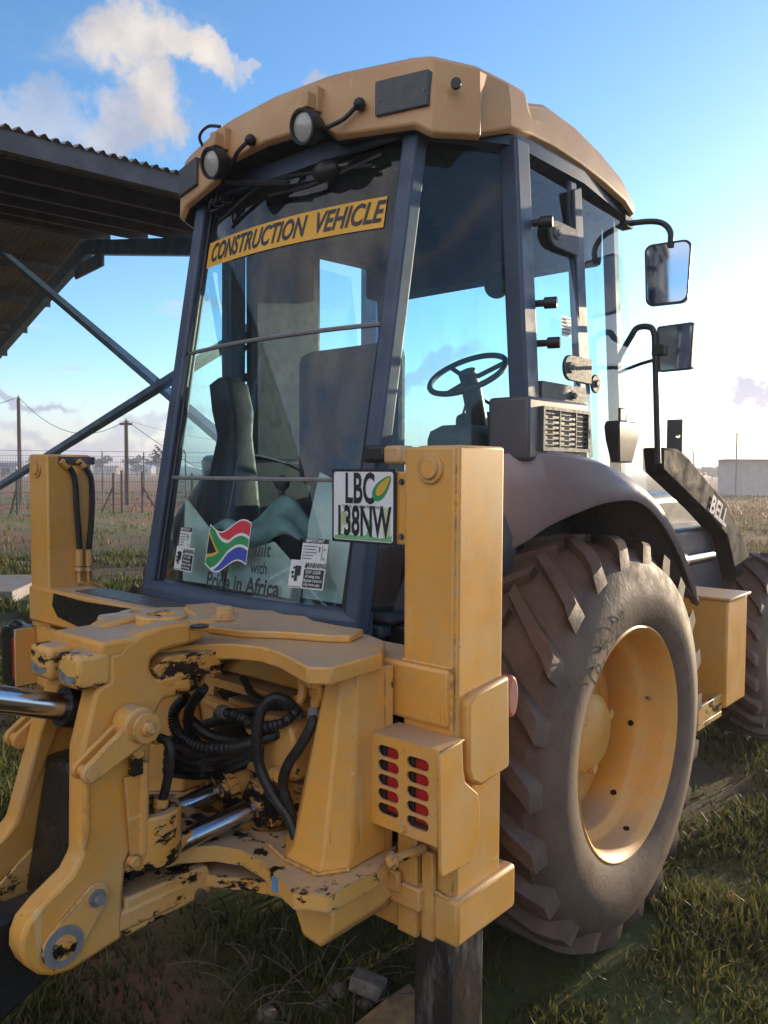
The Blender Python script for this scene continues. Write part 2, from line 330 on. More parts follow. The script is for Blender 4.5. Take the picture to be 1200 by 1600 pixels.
    def ico(s, c, r, sub=2, sc=(1, 1, 1), jit=0.):
        bm = bmesh.new(); bmesh.ops.create_icosphere(bm, subdivisions=sub, radius=1)
        vs = [Vector(c)+Vector((v.co.x*sc[0], v.co.y*sc[1], v.co.z*sc[2]))*r*(1+random.uniform(-jit, jit)) for v in bm.verts]
        fs = [tuple(v.index for v in f.verts) for f in bm.faces]; bm.free(); return s.add(vs, fs)
    def mesh(s, name, mats, angle=35, flip=True):
        me = bpy.data.meshes.new(name); me.from_pydata(s.v, [], s.f)
        for m in (mats if isinstance(mats, (list, tuple)) else [mats]): me.materials.append(MATS[m])
        me.polygons.foreach_set('material_index', s.m)
        if flip:
            bm = bmesh.new(); bm.from_mesh(me); bmesh.ops.recalc_face_normals(bm, faces=bm.faces); bm.to_mesh(me); bm.free()
        me.polygons.foreach_set('use_smooth', [angle > 0]*len(me.polygons))
        if angle > 0: me.set_sharp_from_angle(angle=math.radians(angle))
        me.update(); return me
    def build(s, name, mats, parent=None, bevel=0., solid=0., angle=35, flip=True):
        o = bpy.data.objects.new(name, s.mesh(name, mats, angle, flip)); COL.objects.link(o)
        if parent: put(o, parent)
        if solid:
            q = o.modifiers.new('thickness', 'SOLIDIFY'); q.thickness = solid; q.offset = 0
        if bevel:
            q = o.modifiers.new('bevel', 'BEVEL'); q.width = bevel; q.segments = 2; q.limit_method = 'ANGLE'; q.angle_limit = math.radians(30); q.use_clamp_overlap = True
        return o
def put(o, parent):
    o.parent = parent; p = parent; loc = Vector((0, 0, 0)); rz = 0
    mw = Matrix.Identity(4)
    chain = []
    while p: chain.append(p); p = p.parent
    for q in reversed(chain): mw = mw @ q.matrix_parent_inverse @ q.matrix_basis
    o.matrix_parent_inverse = mw.inverted()
def tag(o, label, cat, group=None):
    o['label'] = label; o['category'] = cat
    if group: o['group'] = group
    return o
def empty(name, loc, label, cat, group=None):
    o = bpy.data.objects.new(name, None); o.location = loc; o.empty_display_size = .2; COL.objects.link(o); return tag(o, label, cat, group)
def struct(o, kind='structure'): o['kind'] = kind; return o
def arc(c, r, a0, a1, n=8): return [(c[0]+r*math.cos(math.radians(a0+(a1-a0)*i/n)), c[1]+r*math.sin(math.radians(a0+(a1-a0)*i/n))) for i in range(n+1)]
def mirx(mb):
    q = MB(); q.v = [(-x, y, z) for x, y, z in mb.v]; q.f = [f[::-1] for f in mb.f]; q.m = list(mb.m); return q

# ------------------------------------------------------------------ ground
def gh(x, y):
    return .018*math.sin(x*1.7+.5)*math.sin(y*1.3)+.012*math.sin(x*4.1+y*3.3)+.008*math.sin(x*9.3-y*7.1)
m = MB(); RR = [0, .5, 1, 1.5, 2, 2.5, 3, 3.5, 4, 4.5, 5, 6, 7, 8, 10, 12, 15, 20, 28, 40, 60, 90, 140, 220, 350, 600, 1000, 1600]
vs = [(1., 1., gh(1, 1))]; nseg = 96
for r in RR[1:]:
    for k in range(nseg):
        a = 2*PI*k/nseg; x, y = 1+r*math.cos(a), 1+r*math.sin(a); vs.append((x, y, gh(x, y) if r < 12 else 0))
fs = [(0, 1+k, 1+(k+1) % nseg) for k in range(nseg)]
for i in range(len(RR)-2):
    for k in range(nseg):
        a, b = 1+i*nseg, 1+(i+1)*nseg; fs.append((a+k, b+k, b+(k+1) % nseg, a+(k+1) % nseg))
m.add(vs, fs); struct(m.build('ground', 'soil', angle=180))
# low far rise on the skyline
m = MB(); n = 160; vs = []; hs = [3+2.2*math.sin(k*.21)+1.6*math.sin(k*.083+1)+1.2*math.sin(k*.57) for k in range(n)]
for k in range(n):
    a = YAW+PI/2+1.3-2.6*k/(n-1)
    for r, z in ((520, -.5), (600, hs[k]*.45), (700, hs[k]), (900, -1)): vs.append((CAM[0]+r*math.cos(a), CAM[1]+r*math.sin(a), z))
fs = [(k*4+j, k*4+j+1, k*4+j+5, k*4+j+4) for k in range(n-1) for j in range(3)]
m.add(vs, fs); struct(m.build('hills', 'leaf_far', angle=180))

# ------------------------------------------------------------------ open steel shed
D1 = (RT*1470+np.array([fw[0], fw[1], 0])*1258); D1[2] = 0; D1 /= np.linalg.norm(D1)      # along the ridge, away from the camera
D2 = np.array([-D1[1], D1[0], 0])                                                        # across, towards the far eave
if D2 @ RT > 0: D2 = -D2
f2 = np.array([fw[0], fw[1], 0]); f2 /= np.linalg.norm(f2); r2 = np.array([RT[0], RT[1], 0]); r2 /= np.linalg.norm(r2)
E0 = CAM+r2*-.084+f2*7.05; E0[2] = 0                                                      # foot of the near eave corner at the end frame
HALF, ZE, ZR, LEN = 6.6, 3.60, 4.93, 24.
def sh(s, t, z): return E0 - D1*s + D2*t + np.array([0, 0, z])                             # s back along the ridge, t across
def rz(t): return ZE+(ZR-ZE)*(1-abs(t-HALF)/HALF)
def sz(t): return 3.69+(5.15-3.69)*(1-abs(t-HALF)/HALF)
shed = empty('open_shed', tuple(sh(4., HALF, 0)), 'open sided steel shed with corrugated roof and crossed braces left of the cab', 'shed')
wave = .076
for side in (0, 1):
    for k in range(24):                                                                   # sheets side by side, each 1 m wide
        m = MB(); pr = []
        for i in range(53):
            s = -.35+k*1.02+i*1.04/52; pr.append((s, .019*math.sin(2*PI*s/wave)+.006*((k % 2))))
        t0, t1 = (0., HALF+.02) if side == 0 else (HALF-.02, 2*HALF)
        vs = [tuple(sh(s, t, sz(t)+dz)) for s, dz in pr for t in (t0, t1)]
        m.add(vs, [(2*i, 2*i+1, 2*i+3, 2*i+2) for i in range(len(pr)-1)])
        m.build('roof_sheet', 'translucent_sheet' if (side == 0 and k in (4, 7)) else 'roof_sheet', shed, angle=60)
for t in [.05+i*1.3 for i in range(6)]+[2*HALF-.05-i*1.3 for i in range(6)]:
    m = MB(); z = sz(t)-.085
    m.beam(sh(-.3, t, z), sh(LEN, t, z), .055, .13, D2); m.build('purlin', 'steel_dark', shed)
for s in (0., 6., 12., 18., 24.):
    for ta, tb in ((0., HALF), (2*HALF, HALF)):
        m = MB(); m.beam(sh(s, ta, rz(ta)-.09), sh(s, tb, rz(tb)-.09), .12, .20, D1); m.build('rafter', 'steel_veil_blue', shed)
    m = MB(); m.beam(sh(s, HALF-.55, rz(HALF-.55)-.24), sh(s, HALF+.55, rz(HALF+.55)-.24), .03, .20, D1); m.build('haunch', 'steel_veil_blue', shed)
    for t in (0., 2*HALF):
        m = MB(); m.beam(sh(s, t, -.1), sh(s, t, ZE-.02), .15, .20, D1); m.build('column', 'steel_veil_blue', shed)
for k in range(16):
    m = MB(); pr = [(7.+k*1.02+i*1.04/26, .018*math.sin(PI*i)) for i in range(27)]
    vs = [tuple(sh(s, 2*HALF-.12+dz, z)) for s, dz in pr for z in (0., 3.62)]
    m.add(vs, [(2*i, 2*i+1, 2*i+3, 2*i+2) for i in range(len(pr)-1)]); m.build('wall_sheet', 'roof_sheet', shed, angle=60)
# crossed braces in the end frame
def onframe(u, v, s):
    d = ray(u, v); o = sh(s, 0, 0); t = ((o-CAM) @ D1)/(d @ D1); return CAM+t*d
for (a, b, s) in (((-22, 372), (352, 690), 1.30), ((-20, 772), (420, 497), 1.37)):
    m = MB(); m.beam(onframe(*a, s), onframe(*b, s), .10, .055, D1); m.build('brace', 'steel_veil_blue', shed)
m = MB(); c = onframe(255, 597, 1.335); m.cyl(c+D1*.06, c-D1*.06, .022, 8); m.build('brace_bolt', 'iron', shed)

# ------------------------------------------------------------------ far poles, wires, fence, houses, trees
def pole(u, dist, h, label, cross=False):
    x, y = ground(u, dist); e = empty('utility_pole', (x, y, 0), label, 'utility pole', 'poles carrying wires across the field')
    m = MB(); m.cyl((x, y, -.2), (x, y, h), .11, 10, .08); m.build('pole', 'wood', e)
    if cross:
        m = MB(); m.beam(Vector((x, y, h-.12))-Vector(r2)*.28, Vector((x, y, h-.12))+Vector(r2)*.28, .10, .10, f2); m.build('crossarm', 'wood', e)
    m = MB(); m.cyl((x, y, h), (x, y, h+.12), .04, 8); m.build('insulator', 'concrete', e)
    return Vector((x, y, h+.05))
p1 = pole(31, 42, 4.95, 'tall weathered pole standing at the far left edge')
p2 = pole(198, 38, 3.75, 'pole with short crossarm standing just right of the left yellow post', True)
p0 = Vector((*ground(-190, 44), 4.4)); p3 = Vector((*ground(430, 50), 3.2)); p4 = Vector((*ground(340, 34), 1.2))
def wirething(a, b, sag, label, name='overhead_wire', r=.014):
    m = MB(); m.tube([a*(1-k/10)+b*(k/10)-Vector((0, 0, sag*4*(k/10)*(1-k/10))) for k in range(11)], r, 5, 0)
    tag(m.build(name, 'wire'), label, 'wire')
wirething(p1, p2, 1.1, 'thin wire sagging between the two poles at left')
wirething(p0, p1, .5, 'thin wire running off the left edge from the tall pole')
wirething(p2, p3, .3, 'thin wire leading from the crossarm pole towards the cab')
wirething(p2, p4, .1, 'stay wire slanting down from the crossarm pole')
# wire fence: posts with slanting struts, strands between them
fd = 31.
fence = empty('wire_fence', (*ground(150, fd), 0), 'sagging wire fence on brown posts with slanting struts behind the left post', 'fence')
def fpt(u, z, d=fd): x, y = ground(u, d); return Vector((x, y, z))
for u in (-95, -20, 26, 177, 190, 222, 300, 352):
    m = MB(); m.cyl(fpt(u, -.1), fpt(u, 1.45+.2*random.random()), .05, 8, .045); m.build('post', 'wood', fence)
for a, b in ((177, 158), (222, 246), (26, 15)):
    m = MB(); m.cyl(fpt(a, 1.0), fpt(b, .02), .035, 7); m.build('strut', 'wood', fence)
for z in (.35, .75, 1.15, 1.42):
    m = MB(); m.tube([fpt(u, z+.03*math.sin(u)) for u in range(-140, 420, 40)], .010, 4, 0); m.build('strand', 'wire', fence)
sec = empty('security_fence', (*ground(120, 34), 0), 'taller thin mesh fence with a top strand on the skyline at left', 'fence')
for u in range(-100, 420, 65):
    m = MB(); m.cyl(fpt(u, 0, 36), fpt(u, 2.35, 36), .028, 6); m.build('post', 'wire', sec)
for z in (1.9, 2.15, 2.35):
    m = MB(); m.tube([fpt(u, z, 36) for u in range(-140, 420, 40)], .011, 4, 0); m.build('strand', 'wire', sec)
m = MB()
for u in range(-140, 400, 4):
    m.tube([fpt(u, .05, 36), fpt(u+5, 2.1, 36)], .0035, 3, 0); m.tube([fpt(u+5, .05, 36), fpt(u, 2.1, 36)], .0035, 3, 0)
o = m.build('wire_mesh', 'wire', sec); o['kind'] = 'stuff'
def house(u, dist, w, d, h, wall, roof, label, pitch=.9, yaw=0., group='small houses on the skyline'):
    x, y = ground(u, dist); e = empty('house', (x, y, 0), label, 'house', group)
    Mx = Matrix.Translation((x, y, 0)) @ Matrix.Rotation(YAW+yaw, 4, 'Z')
    m = MB(); m.box(-w/2, w/2, -d/2, d/2, 0, h, Mx); m.build('wall', wall, e)
    m = MB(); q = .35
    m.add([(-w/2-q, -d/2-q, h), (w/2+q, -d/2-q, h), (w/2+q, d/2+q, h), (-w/2-q, d/2+q, h), (-w/2-q, 0, h+pitch), (w/2+q, 0, h+pitch)],
          [(0, 1, 5, 4), (2, 3, 4, 5), (0, 4, 3), (1, 2, 5), (3, 2, 1, 0)], Mx); rf = m.build('roof', roof, e)
    k = max(1, int(w/3.5))
    for i in range(k):
        cx = -w/2+w*(i+.5)/k
        m = MB(); m.box(cx-.5, cx+.5, -d/2-.04, -d/2+.05, .9, 1.9, Mx); wn = m.build('window', 'interior', e)
    m = MB(); m.box(w*.12-.4, w*.12+.4, -d/2-.06, -d/2+.05, 0, 2.0, Mx); m.build('door', 'wood', e)
house(168, 330, 9, 6, 2.4, 'wall_pink', 'steel_dark', 'low pinkish house on the skyline left of the crossarm pole')
house(224, 290, 7, 6, 2.5, 'wall_white', 'steel_veil_blue', 'pale house behind the fence struts near the cab')
house(256, 310, 7, 5, 2.8, 'wall_white', 'roof_red', 'small house with reddish roof beside the cab edge')
house(8, 210, 8, 6, 2.4, 'wall_white', 'steel_dark', 'whitish low house at the far left edge behind the fence')
house(1192, 62, 4.6, 4, 2.45, 'wall_white', 'steel_dark', 'long whitewashed building in the field at right', .05, 0., 'white building at right')
def tree(u, dist, h, r, label, n=260):
    x, y = ground(u, dist); e = empty('tree', (x, y, 0), label, 'tree', 'far trees on the skyline')
    m = MB(); m.tube([(x, y, -.1), (x+.1, y, h*.3), (x-.05, y+.1, h*.7)], .12, 6, 3, rad=lambda s: .16-.1*s)
    for k in range(4):
        a = k*1.7; m.tube([(x, y, h*.35), (x+r*.6*math.cos(a), y+r*.6*math.sin(a), h*.75)], .05, 5, 0)
    m.build('trunk', 'wood', e)
    m = MB(); cl = [(random.gauss(0, r*.5), random.gauss(0, r*.5), h*.72+random.gauss(0, h*.13)) for _ in range(9)]
    for _ in range(n):
        c = random.choice(cl); q = Vector((x+c[0]+random.gauss(0, r*.22), y+c[1]+random.gauss(0, r*.22), c[2]+random.gauss(0, h*.07)))
        a = Vector((random.gauss(0, 1), random.gauss(0, 1), random.gauss(0, 1))).normalized(); b = a.orthogonal().normalized(); sz = r*random.uniform(.07, .16)
        m.add([q+a*sz, q+b*sz*.7, q-a*sz, q-b*sz*.7], [(0, 1, 2, 3)])
    m.build('crown', 'leaf_far', e, angle=0)
for args in ((266, 120, 5.2, 2.2, 'small round tree on the skyline touching the cab edge'), (214, 210, 5, 3.2, 'low bush on the skyline right of the crossarm pole'),
             (150, 230, 5.5, 3.5, 'low dark tree on the skyline behind the left yellow post'), (246, 240, 5.4, 3.8, 'broad dark bush behind the fence struts'),
             (70, 200, 5.2, 3.0, 'dark bush on the skyline above the left yellow post'), (1112, 160, 2.3, 3.0, 'low dark bush on the skyline left of the white building'),
             (1135, 170, 2.4, 2.6, 'dark bush touching the white building'), (1170, 110, 3.3, .8, 'small tree top showing above the white building'),
             (1098, 190, 2.4, 2.6, 'dark bush behind the loader arm')): tree(*args)
m = MB(); x, y = ground(1150, 58); m.cyl((x, y, -.1), (x, y, 4.2), .05, 6); tag(m.build('utility_pole', 'wood'), 'thin bare pole beside the white building at right', 'utility pole')
m = MB(); x, y = ground(1092, 40); m.tube([(x, y, -.1), (x-.3, y, 2.6)], .03, 5, 0); tag(m.build('leaning_rod', 'wire'), 'thin leaning rod standing behind the loader arm', 'rod')
# things lying on the ground
m = MB(); a = np.array(ground(0, 11.3)); Mx = Matrix.Translation((a[0], a[1], 0)) @ Matrix.Rotation(YAW+.12, 4, 'Z')
m.box(-1.6, .38, -.8, .8, -.05, .13, Mx); tag(m.build('concrete_slab', 'concrete', bevel=.015), 'grey concrete slab on the grass at the left edge', 'slab')
b0 = at(575, 1538, 'z', .05)
m = MB(); m.box(-.05, .05, -.03, .03, -.024, .024, Matrix.Translation(tuple(b0)) @ Matrix.Rotation(YAW-.35, 4, 'Z') @ Matrix.Rotation(.18, 4, 'Y'))
tag(m.build('brick', 'brick_clay', bevel=.006), 'broken grey brick lying on the soil under the machine', 'brick')
pts = [(640, 1533), (600, 1560), (548, 1602), (560, 1660), (650, 1660), (672, 1580)]
m = MB(); P = [at(u, v, 'z', .05) for u, v in pts]; m.prism([(p[0], p[1]) for p in P], 'z', -.03, .05)
tag(m.build('stone_slab', 'tan_stone', bevel=.008), 'tan speckled stone slab lying beside the dark stabilizer leg', 'stone')
for i, (u, v, r, lab) in enumerate(((530, 1548, .03, 'reddish clod left of the broken brick'), (508, 1566, .022, 'small grey stone left of the reddish clod'), (570, 1568, .02, 'pebble in front of the broken brick'), (418, 1585, .03, 'pale stone near the bottom edge of the soil'))):
    c = at(u, v, 'z', .01); m = MB(); m.ico(c, r, 2, (1.2, 1, .7), .14); tag(m.build('stone', 'brick_clay', angle=60), lab, 'stone', 'loose stones under the machine')

# ================================================================== backhoe loader
BL = empty('backhoe_loader', (0, 1.2, 0), 'yellow backhoe loader with dark glazed cab seen from its rear right corner', 'backhoe loader')
# ---- chassis, axle
m = MB(); m.box(-.36, .36, .22, 3.6, .62, .98); m.box(-.30, .30, .10, .30, .55, .90); m.build('chassis', 'grease', BL, bevel=.01)
m = MB(); m.cyl((-.80, .99, .68), (.80, .99, .68), .15, 20); m.ico((0, .99, .68), .26, 3, (1, .9, .9)); m.build('rear_axle', 'paint_greasy', BL)
m = MB(); m.cyl((-.62, 3.52, .555), (.62, 3.52, .555), .09, 16); m.build('front_axle', 'grease', BL)
m = MB(); m.box(-.62, .62, .35, 1.75, .96, 1.10); m.build('cab_floor', 'black', BL, bevel=.01)
m = MB(); m.box(-.42, .42, 1.85, 3.5, .98, 1.45); m.build('bonnet', 'dark_plastic', BL, bevel=.05)

# ---- stabilizer posts
def post(sg):
    def B(mb, x0, x1, *r): return mb.box(min(sg*x0, sg*x1), max(sg*x0, sg*x1), *r)
    m = MB(); B(m, .896, 1.047, 0, .185, .46, 1.624); B(m, .93, 1.056, .006, .197, .455, 1.627)
    o = m.build('stabilizer_post', 'paint', BL, bevel=.007)
    m = MB()
    pts = at2([(747, 1082), (796, 1056), (797, 1198), (752, 1229), (738, 1222), (733, 1205), (733, 1100)], 'x', 1.078)
    m.prism(pts, 'x', sg*1.05, sg*1.078); m.build('guide_pad', 'paint_clean', o, bevel=.008)
    m = MB(); B(m, .884, 1.074, -.012, .245, .447, .560); m.build('collar', 'paint_clean', o, bevel=.010)
    m = MB(); B(m, .905, .965, -.030, -.008, .44, .70); B(m, .975, 1.01, -.024, -.008, .445, .66); m.build('wear_strip', 'paint', o, bevel=.004)
    m = MB(); B(m, .915, 1.030, .025, .165, -.02, .52); m.build('stabilizer_leg', 'leg_paint', o, bevel=.006)
    m = MB(); B(m, .80, 1.15, -.08, .28, -.03, .02); m.build('foot', 'leg_paint', o, bevel=.01)
    m = MB(); m.cyl((sg*.978, .001, 1.572), (sg*.978, -.007, 1.572), .036, 28); m.cyl((sg*.978, -.006, 1.572), (sg*.978, -.013, 1.572), .025, 24)
    m.build('pin_cap', 'paint', o, bevel=.002)
    return o
PR = post(1); PLF = post(-1)
m = MB(); m.prism([(y*.5+.262, z) for y, z in arc((0, .985), .055, 0, 360, 24)[:-1]], 'x', 1.00, 1.050); m.build('side_reflector', 'dusty_red', BL, bevel=.008)
# recess and hoses on the inner side of the left post
m = MB(); m.box(-.902, -.890, .045, .196, 1.588, 1.618); m.build('hose_recess', 'dark_plastic', PLF)
for (u0, du) in ((0, 0), (1, 26)):
    P = [(100+du*.9, 722), (111+du*.95, 734), (117+du, 752), (120+du*.9, 800), (124+du*.6, 850), (124+du*.55, 868)]
    m = MB(); m.tube([at(u, v, 'x', -.876) for u, v in P], .0115, 8); m.build('hydraulic_hose', 'hose', PLF)
    P = [(124+du*.55, 864), (124+du*.55, 905), (127+du*.6, 910), (152+du*.4, 920), (162, 930)]
    m = MB(); m.tube([at(u, v, 'x', -.878) for u, v in P], .008, 8); m.cyl(at(124+du*.55, 858, 'x', -.876), at(124+du*.55, 884, 'x', -.876), .016, 10)
    m.cyl(at(124+du*.55, 886, 'x', -.876), at(124+du*.55, 892, 'x', -.876), .019, 6)
    m.build('pipe', 'paint', PLF); m = MB(); m.cyl(at(96+du, 720, 'x', -.878), at(107+du*.95, 730, 'x', -.876), .013, 8); m.build('pipe_end', 'paint', PLF)

# ---- cross rails of the rear frame
m = MB(); m.box(-1.045, 1.043, -.012, .150, .962, 1.102); R1 = m.build('upper_rail', 'paint', BL, bevel=.010)
m = MB(); g = [(-.83, 1.092), (-.6, 1.085), (-.3, 1.094), (.1, 1.09), (.1, .98), (-.2, .985), (-.42, .972), (-.62, .985), (-.80, 1.005), (-.842, 1.045)]
m.prism(g, 'y', -.0165, -.011); m.build('grease_smear', 'grease', R1)
m = MB(); m.box(-.75, .2, .03, .14, 1.1, 1.106); m.build('worn_top', 'iron', R1)
m = MB(); m.box(-1.0, .985, -.045, .12, .515, .572); m.box(-1.0, .93, -.058, -.04, .55, .60); m.box(-1.0, .955, -.020, .11, .440, .517); m.build('lower_rail', 'paint', BL, bevel=.006)
m = MB(); m.box(-.30, .88, .12, .20, .56, 1.0); m.build('frame_web', 'grease', BL)

m = MB()
for pts in ([(.892, -.004, .965), (.892, -.004, 1.10)], [(1.047, -.006, .962), (1.047, -.006, 1.10)], [(.896, -.002, 1.105), (1.047, -.002, 1.105)], [(.895, -.015, .576), (1.05, -.015, .562)], [(.66, -.226, .645), (.74, -.250, .645), (.85, -.250, .645), (.89, -.185, .645)], [(.775, -.12, 1.094), (.815, -.184, 1.094), (.865, -.184, 1.094)]):
    P = [Vector(pts[0])]
    for a_, b_ in zip(pts, pts[1:]):
        n = max(2, int((Vector(b_)-Vector(a_)).length/.006)); P += [Vector(a_).lerp(Vector(b_), k/n) for k in range(1, n+1)]
    m.tube(P, .005, 6, 0, rad=lambda s, n=len(P): .0045+.0012*math.sin(s*n*1.3))
o = m.build('weld_bead', 'paint', BL); o['kind'] = 'stuff'

# ---- right tail lamp in its slotted guard
gx0, gx1, gz0, gz1, gy = .884, 1.082, .728, .948, -.10
o = MB().holed([(gx0, gz0), (gx1, gz0), (gx1, gz1), (gx0, gz1)],
   [arc((cx+.010, cz), .0135, 90, 270, 6)+arc((cx+.048, cz), .0135, -90, 90, 6) for cx in (gx0+.024, gx0+.112) for cz in [gz1-.038-.0345*i+(-.006 if cx > .95 else .0) for i in range(5)]],
   .006, frame((0, gy, 0), (1, 0, 0), (0, 0, 1)))
TG = o.build('tail_lamp_guard', 'paint_clean', BL)
m = MB(); m.box(gx0, gx0+.006, gy+.004, .0, gz0, gz1); m.box(gx0+.006, gx1, gy+.004, 0, gz1-.006, gz1); m.box(gx0+.006, gx1, gy+.004, 0, gz0, gz0+.006)
m.build('guard_box', 'paint', TG, bevel=.002)
m = MB(); sp = at2([(686, 1180), (722, 1157), (724, 1205), (727, 1222), (738, 1232), (747, 1240), (750, 1262), (748, 1310), (738, 1345), (716, 1358), (690, 1372), (688, 1360)], 'x', 1.09)
m.prism(sp, 'x', 1.083, 1.091); m.build('side_plate', 'paint_clean', TG, bevel=.003)
m = MB()
for cx in (gx0+.028, gx0+.114): m.box(cx-.012, cx+.066, gy+.014, gy+.05, gz0+.03, gz1-.018)
m.build('lamp_lens', 'red_lens', TG, bevel=.006)
m = MB()
for cx in (gx0+.006, gx0+.092): m.box(cx, cx+.030, gy+.008, gy+.055, gz0+.03, gz1-.018)
m.build('lamp_body', 'black', TG)
m = MB(); m.bolt((gx0+.098, gy-.003, gz0+.016), (0, -1, 0), .010, .008); m.cyl((gx0+.093, gy-.002, gz1-.02), (gx0+.093, gy-.005, gz1-.02), .008, 12); m.build('bolt', 'paint', TG)
m = MB(); m.cyl((.98, -.02, .665), (.955, -.115, .66), .012, 10); m.bolt((.957, -.105, .66), (-.2, -1, 0), .014, .014); m.build('stop_bolt', 'paint_greasy', BL)
# left tail lamp, muddy
m = MB(); m.box(-1.10, -.985, -.10, .0, .71, .945); m.ico((-1.08, -.05, .74), .05, 2, (1, .8, 1), .1); m.ico((-1.08, -.05, .92), .045, 2, (1, .8, 1), .1); TL = m.build('tail_lamp_housing', 'grease', BL, bevel=.02)
m = MB(); m.box(-.992, -.962, -.108, -.03, .745, .915); m.build('lamp_lens', 'red_lens', TL, bevel=.008)
m = MB(); m.box(-.960, -.950, -.112, .0, .725, .950); m.box(-.950, -.80, -.03, -.015, .72, .955); m.build('guard_edge', 'paint', TL, bevel=.003)

# ---- number plate on its bracket
m = MB(); m.box(.846, .90, .012, .020, 1.385, 1.565); NB = m.build('plate_bracket', 'paint', BL, bevel=.004)
for z in (1.54, 1.405):
    m = MB(); m.bolt((.879, .012, z), (0, -1, 0), .006, .006); m.build('bolt', 'iron', NB)
PX0, PX1, PZ0, PZ1, PY = .648, .866, 1.381, 1.571, .008
fr_ = frame(((PX0+PX1)/2, PY-.0045, (PZ0+PZ1)/2), (1, 0, 0), (0, 0, 1)); w2, h2 = (PX1-PX0)/2, (PZ1-PZ0)/2
m = MB(); m.mat(1); m.box(-w2, w2, -h2, h2, -.004, -.0005, fr_); m.mat(0)
def rrect(w, h, r, n=4): return arc((w-r, h-r), r, 0, 90, n)+arc((-w+r, h-r), r, 90, 180, n)+arc((-w+r, -h+r), r, 180, 270, n)+arc((w-r, -h+r), r, 270, 360, n)
def flat(mb, pts, Mx, off): return mb.add([(a_, b_, off) for a_, b_ in pts], [tuple(range(len(pts)))], Mx)
flat(m, rrect(w2-.007, h2-.007, .008), fr_, .0003)
m.mat(4)
flat(m, [(-.09, -.07), (-.082, -.03), (-.07, -.012), (-.055, -.02), (-.04, -.03), (-.035, -.07), (-.048, -.07), (-.052, -.05), (-.07, -.05), (-.074, -.07)], fr_, .0006)
flat(m, [(.07, -.075), (.066, -.02), (.072, .0), (.092, -.005), (.094, -.075)], fr_, .0006)
m.mat(6); flat(m, [(-.098, -.078), (-.06, -.072), (-.02, -.077), (.02, -.073), (.06, -.079), (.098, -.07), (.098, -.086), (-.098, -.086)], fr_, .0007)
flat(m, [(.006, -.085), (.02, -.055), (.012, -.03), (.024, -.035), (.026, -.06), (.036, -.04), (.03, -.085)], fr_, .0008)
m.mat(1)
m.text('LBC', fr_ @ Matrix.Translation((-.010, .042, 0)), .108, .55, .026, off=.0012)
m.text('138NW', fr_ @ Matrix.Translation((0, -.042, 0)), .106, .54, .026, off=.0012)
m.mat(5); m.text('THE PLATINUM PROVINCE', fr_ @ Matrix.Translation((0, -.002, 0)), .0125, .95, .01, off=.0012)
m.mat(2)
def leafy(cx, cz, l, w, ang):
    pl = [(l*math.cos(t_)*(1 if abs(math.cos(t_)) < .9 else 1), w*math.sin(t_)*(1-.35*math.cos(t_))) for t_ in (2*PI*k/20 for k in range(20))]
    c, s_ = math.cos(ang), math.sin(ang); return [(cx+p*c-q*s_, cz+p*s_+q*c) for p, q in pl]
flat(m, leafy(.066, .048, .040, .019, .80), fr_, .0016); m.mat(3); flat(m, leafy(.070, .052, .031, .011, .80), fr_, .0020)
m.build('number_plate', ['plate_white', 'ink', 'print_green', 'print_gold', 'print_lime', 'print_grey', 'print_pale_green'], NB, angle=0)
# orange and black marker lamp on the cab corner beside the plate
m = MB(); m.mat(0).box(.555, .64, .22, .28, 1.590, 1.640); m.mat(1).box(.64, .705, .215, .285, 1.585, 1.638); m.build('marker_lamp', ['black', 'roof_paint'], BL, bevel=.01)

# ---- side shift carriage
CX = .43
zt = 1.137
m = MB(); hole = [(.20, .70), (.62, .70), (.64, .80), (.64, .95), (.60, 1.03), (.30, 1.03), (.22, .98)]
CB = MB().holed([(-.03, .60), (.885, .60), (.885, 1.095), (-.03, 1.095)], [hole], .03, frame((0, -.04, 0), (1, 0, 0), (0, 0, 1))).build('carriage_plate', 'paint_greasy', BL, bevel=.004)
def column(mir):
    bot = [(.660, -.06), (.665, -.145), (.745, -.225), (.845, -.225), (.886, -.17), (.886, -.05)]
    top = [(.775, -.06), (.778, -.12), (.815, -.18), (.862, -.18), (.884, -.15), (.884, -.05)]
    mid = [(.645, -.06), (.645, -.165), (.735, -.245), (.85, -.245), (.888, -.18), (.888, -.05)]
    ml = lambda p: [(2*CX-a_, b_) for a_, b_ in p] if mir else p
    rings = [[(a_, b_, z) for a_, b_ in ml(p)] for p, z in ((mid, .640), (bot, .675), (top, 1.098))]
    MB().loft(rings).build('carriage_column', 'paint', CB, bevel=.006)
column(False); column(True)
half = [(CX, .05), (.60, .06), (.74, .05), (.82, .02), (.905, -.09), (.915, -.27), (.87, -.30), (.80, -.275), (.72, -.245), (.64, -.235), (.565, -.26), (.52, -.30), (.49, -.36)]
tip = [(CX+.062*math.cos(t_), -.375+.062*math.sin(t_)) for t_ in np.linspace(-.2, -PI/2, 5)]
full = half+tip; full = full+[(2*CX-a_, b_) for a_, b_ in full[::-1]][1:-1]
m = MB(); m.prism(full, 'z', 1.097, zt); m.build('top_plate', 'paint', CB, bevel=.005)
h2_ = [(CX, .03), (.50, .052), (.53, .035), (.56, .02), (.66, .015), (.745, .022), (.775, -.06), (.74, -.09), (.62, -.14), (.53, -.20), (CX, -.225)]
m = MB(); m.prism(h2_+[(2*CX-a_, b_) for a_, b_ in h2_[::-1]][1:-1], 'z', zt, zt+.020); m.build('wear_plate', 'paint', CB, bevel=.005)
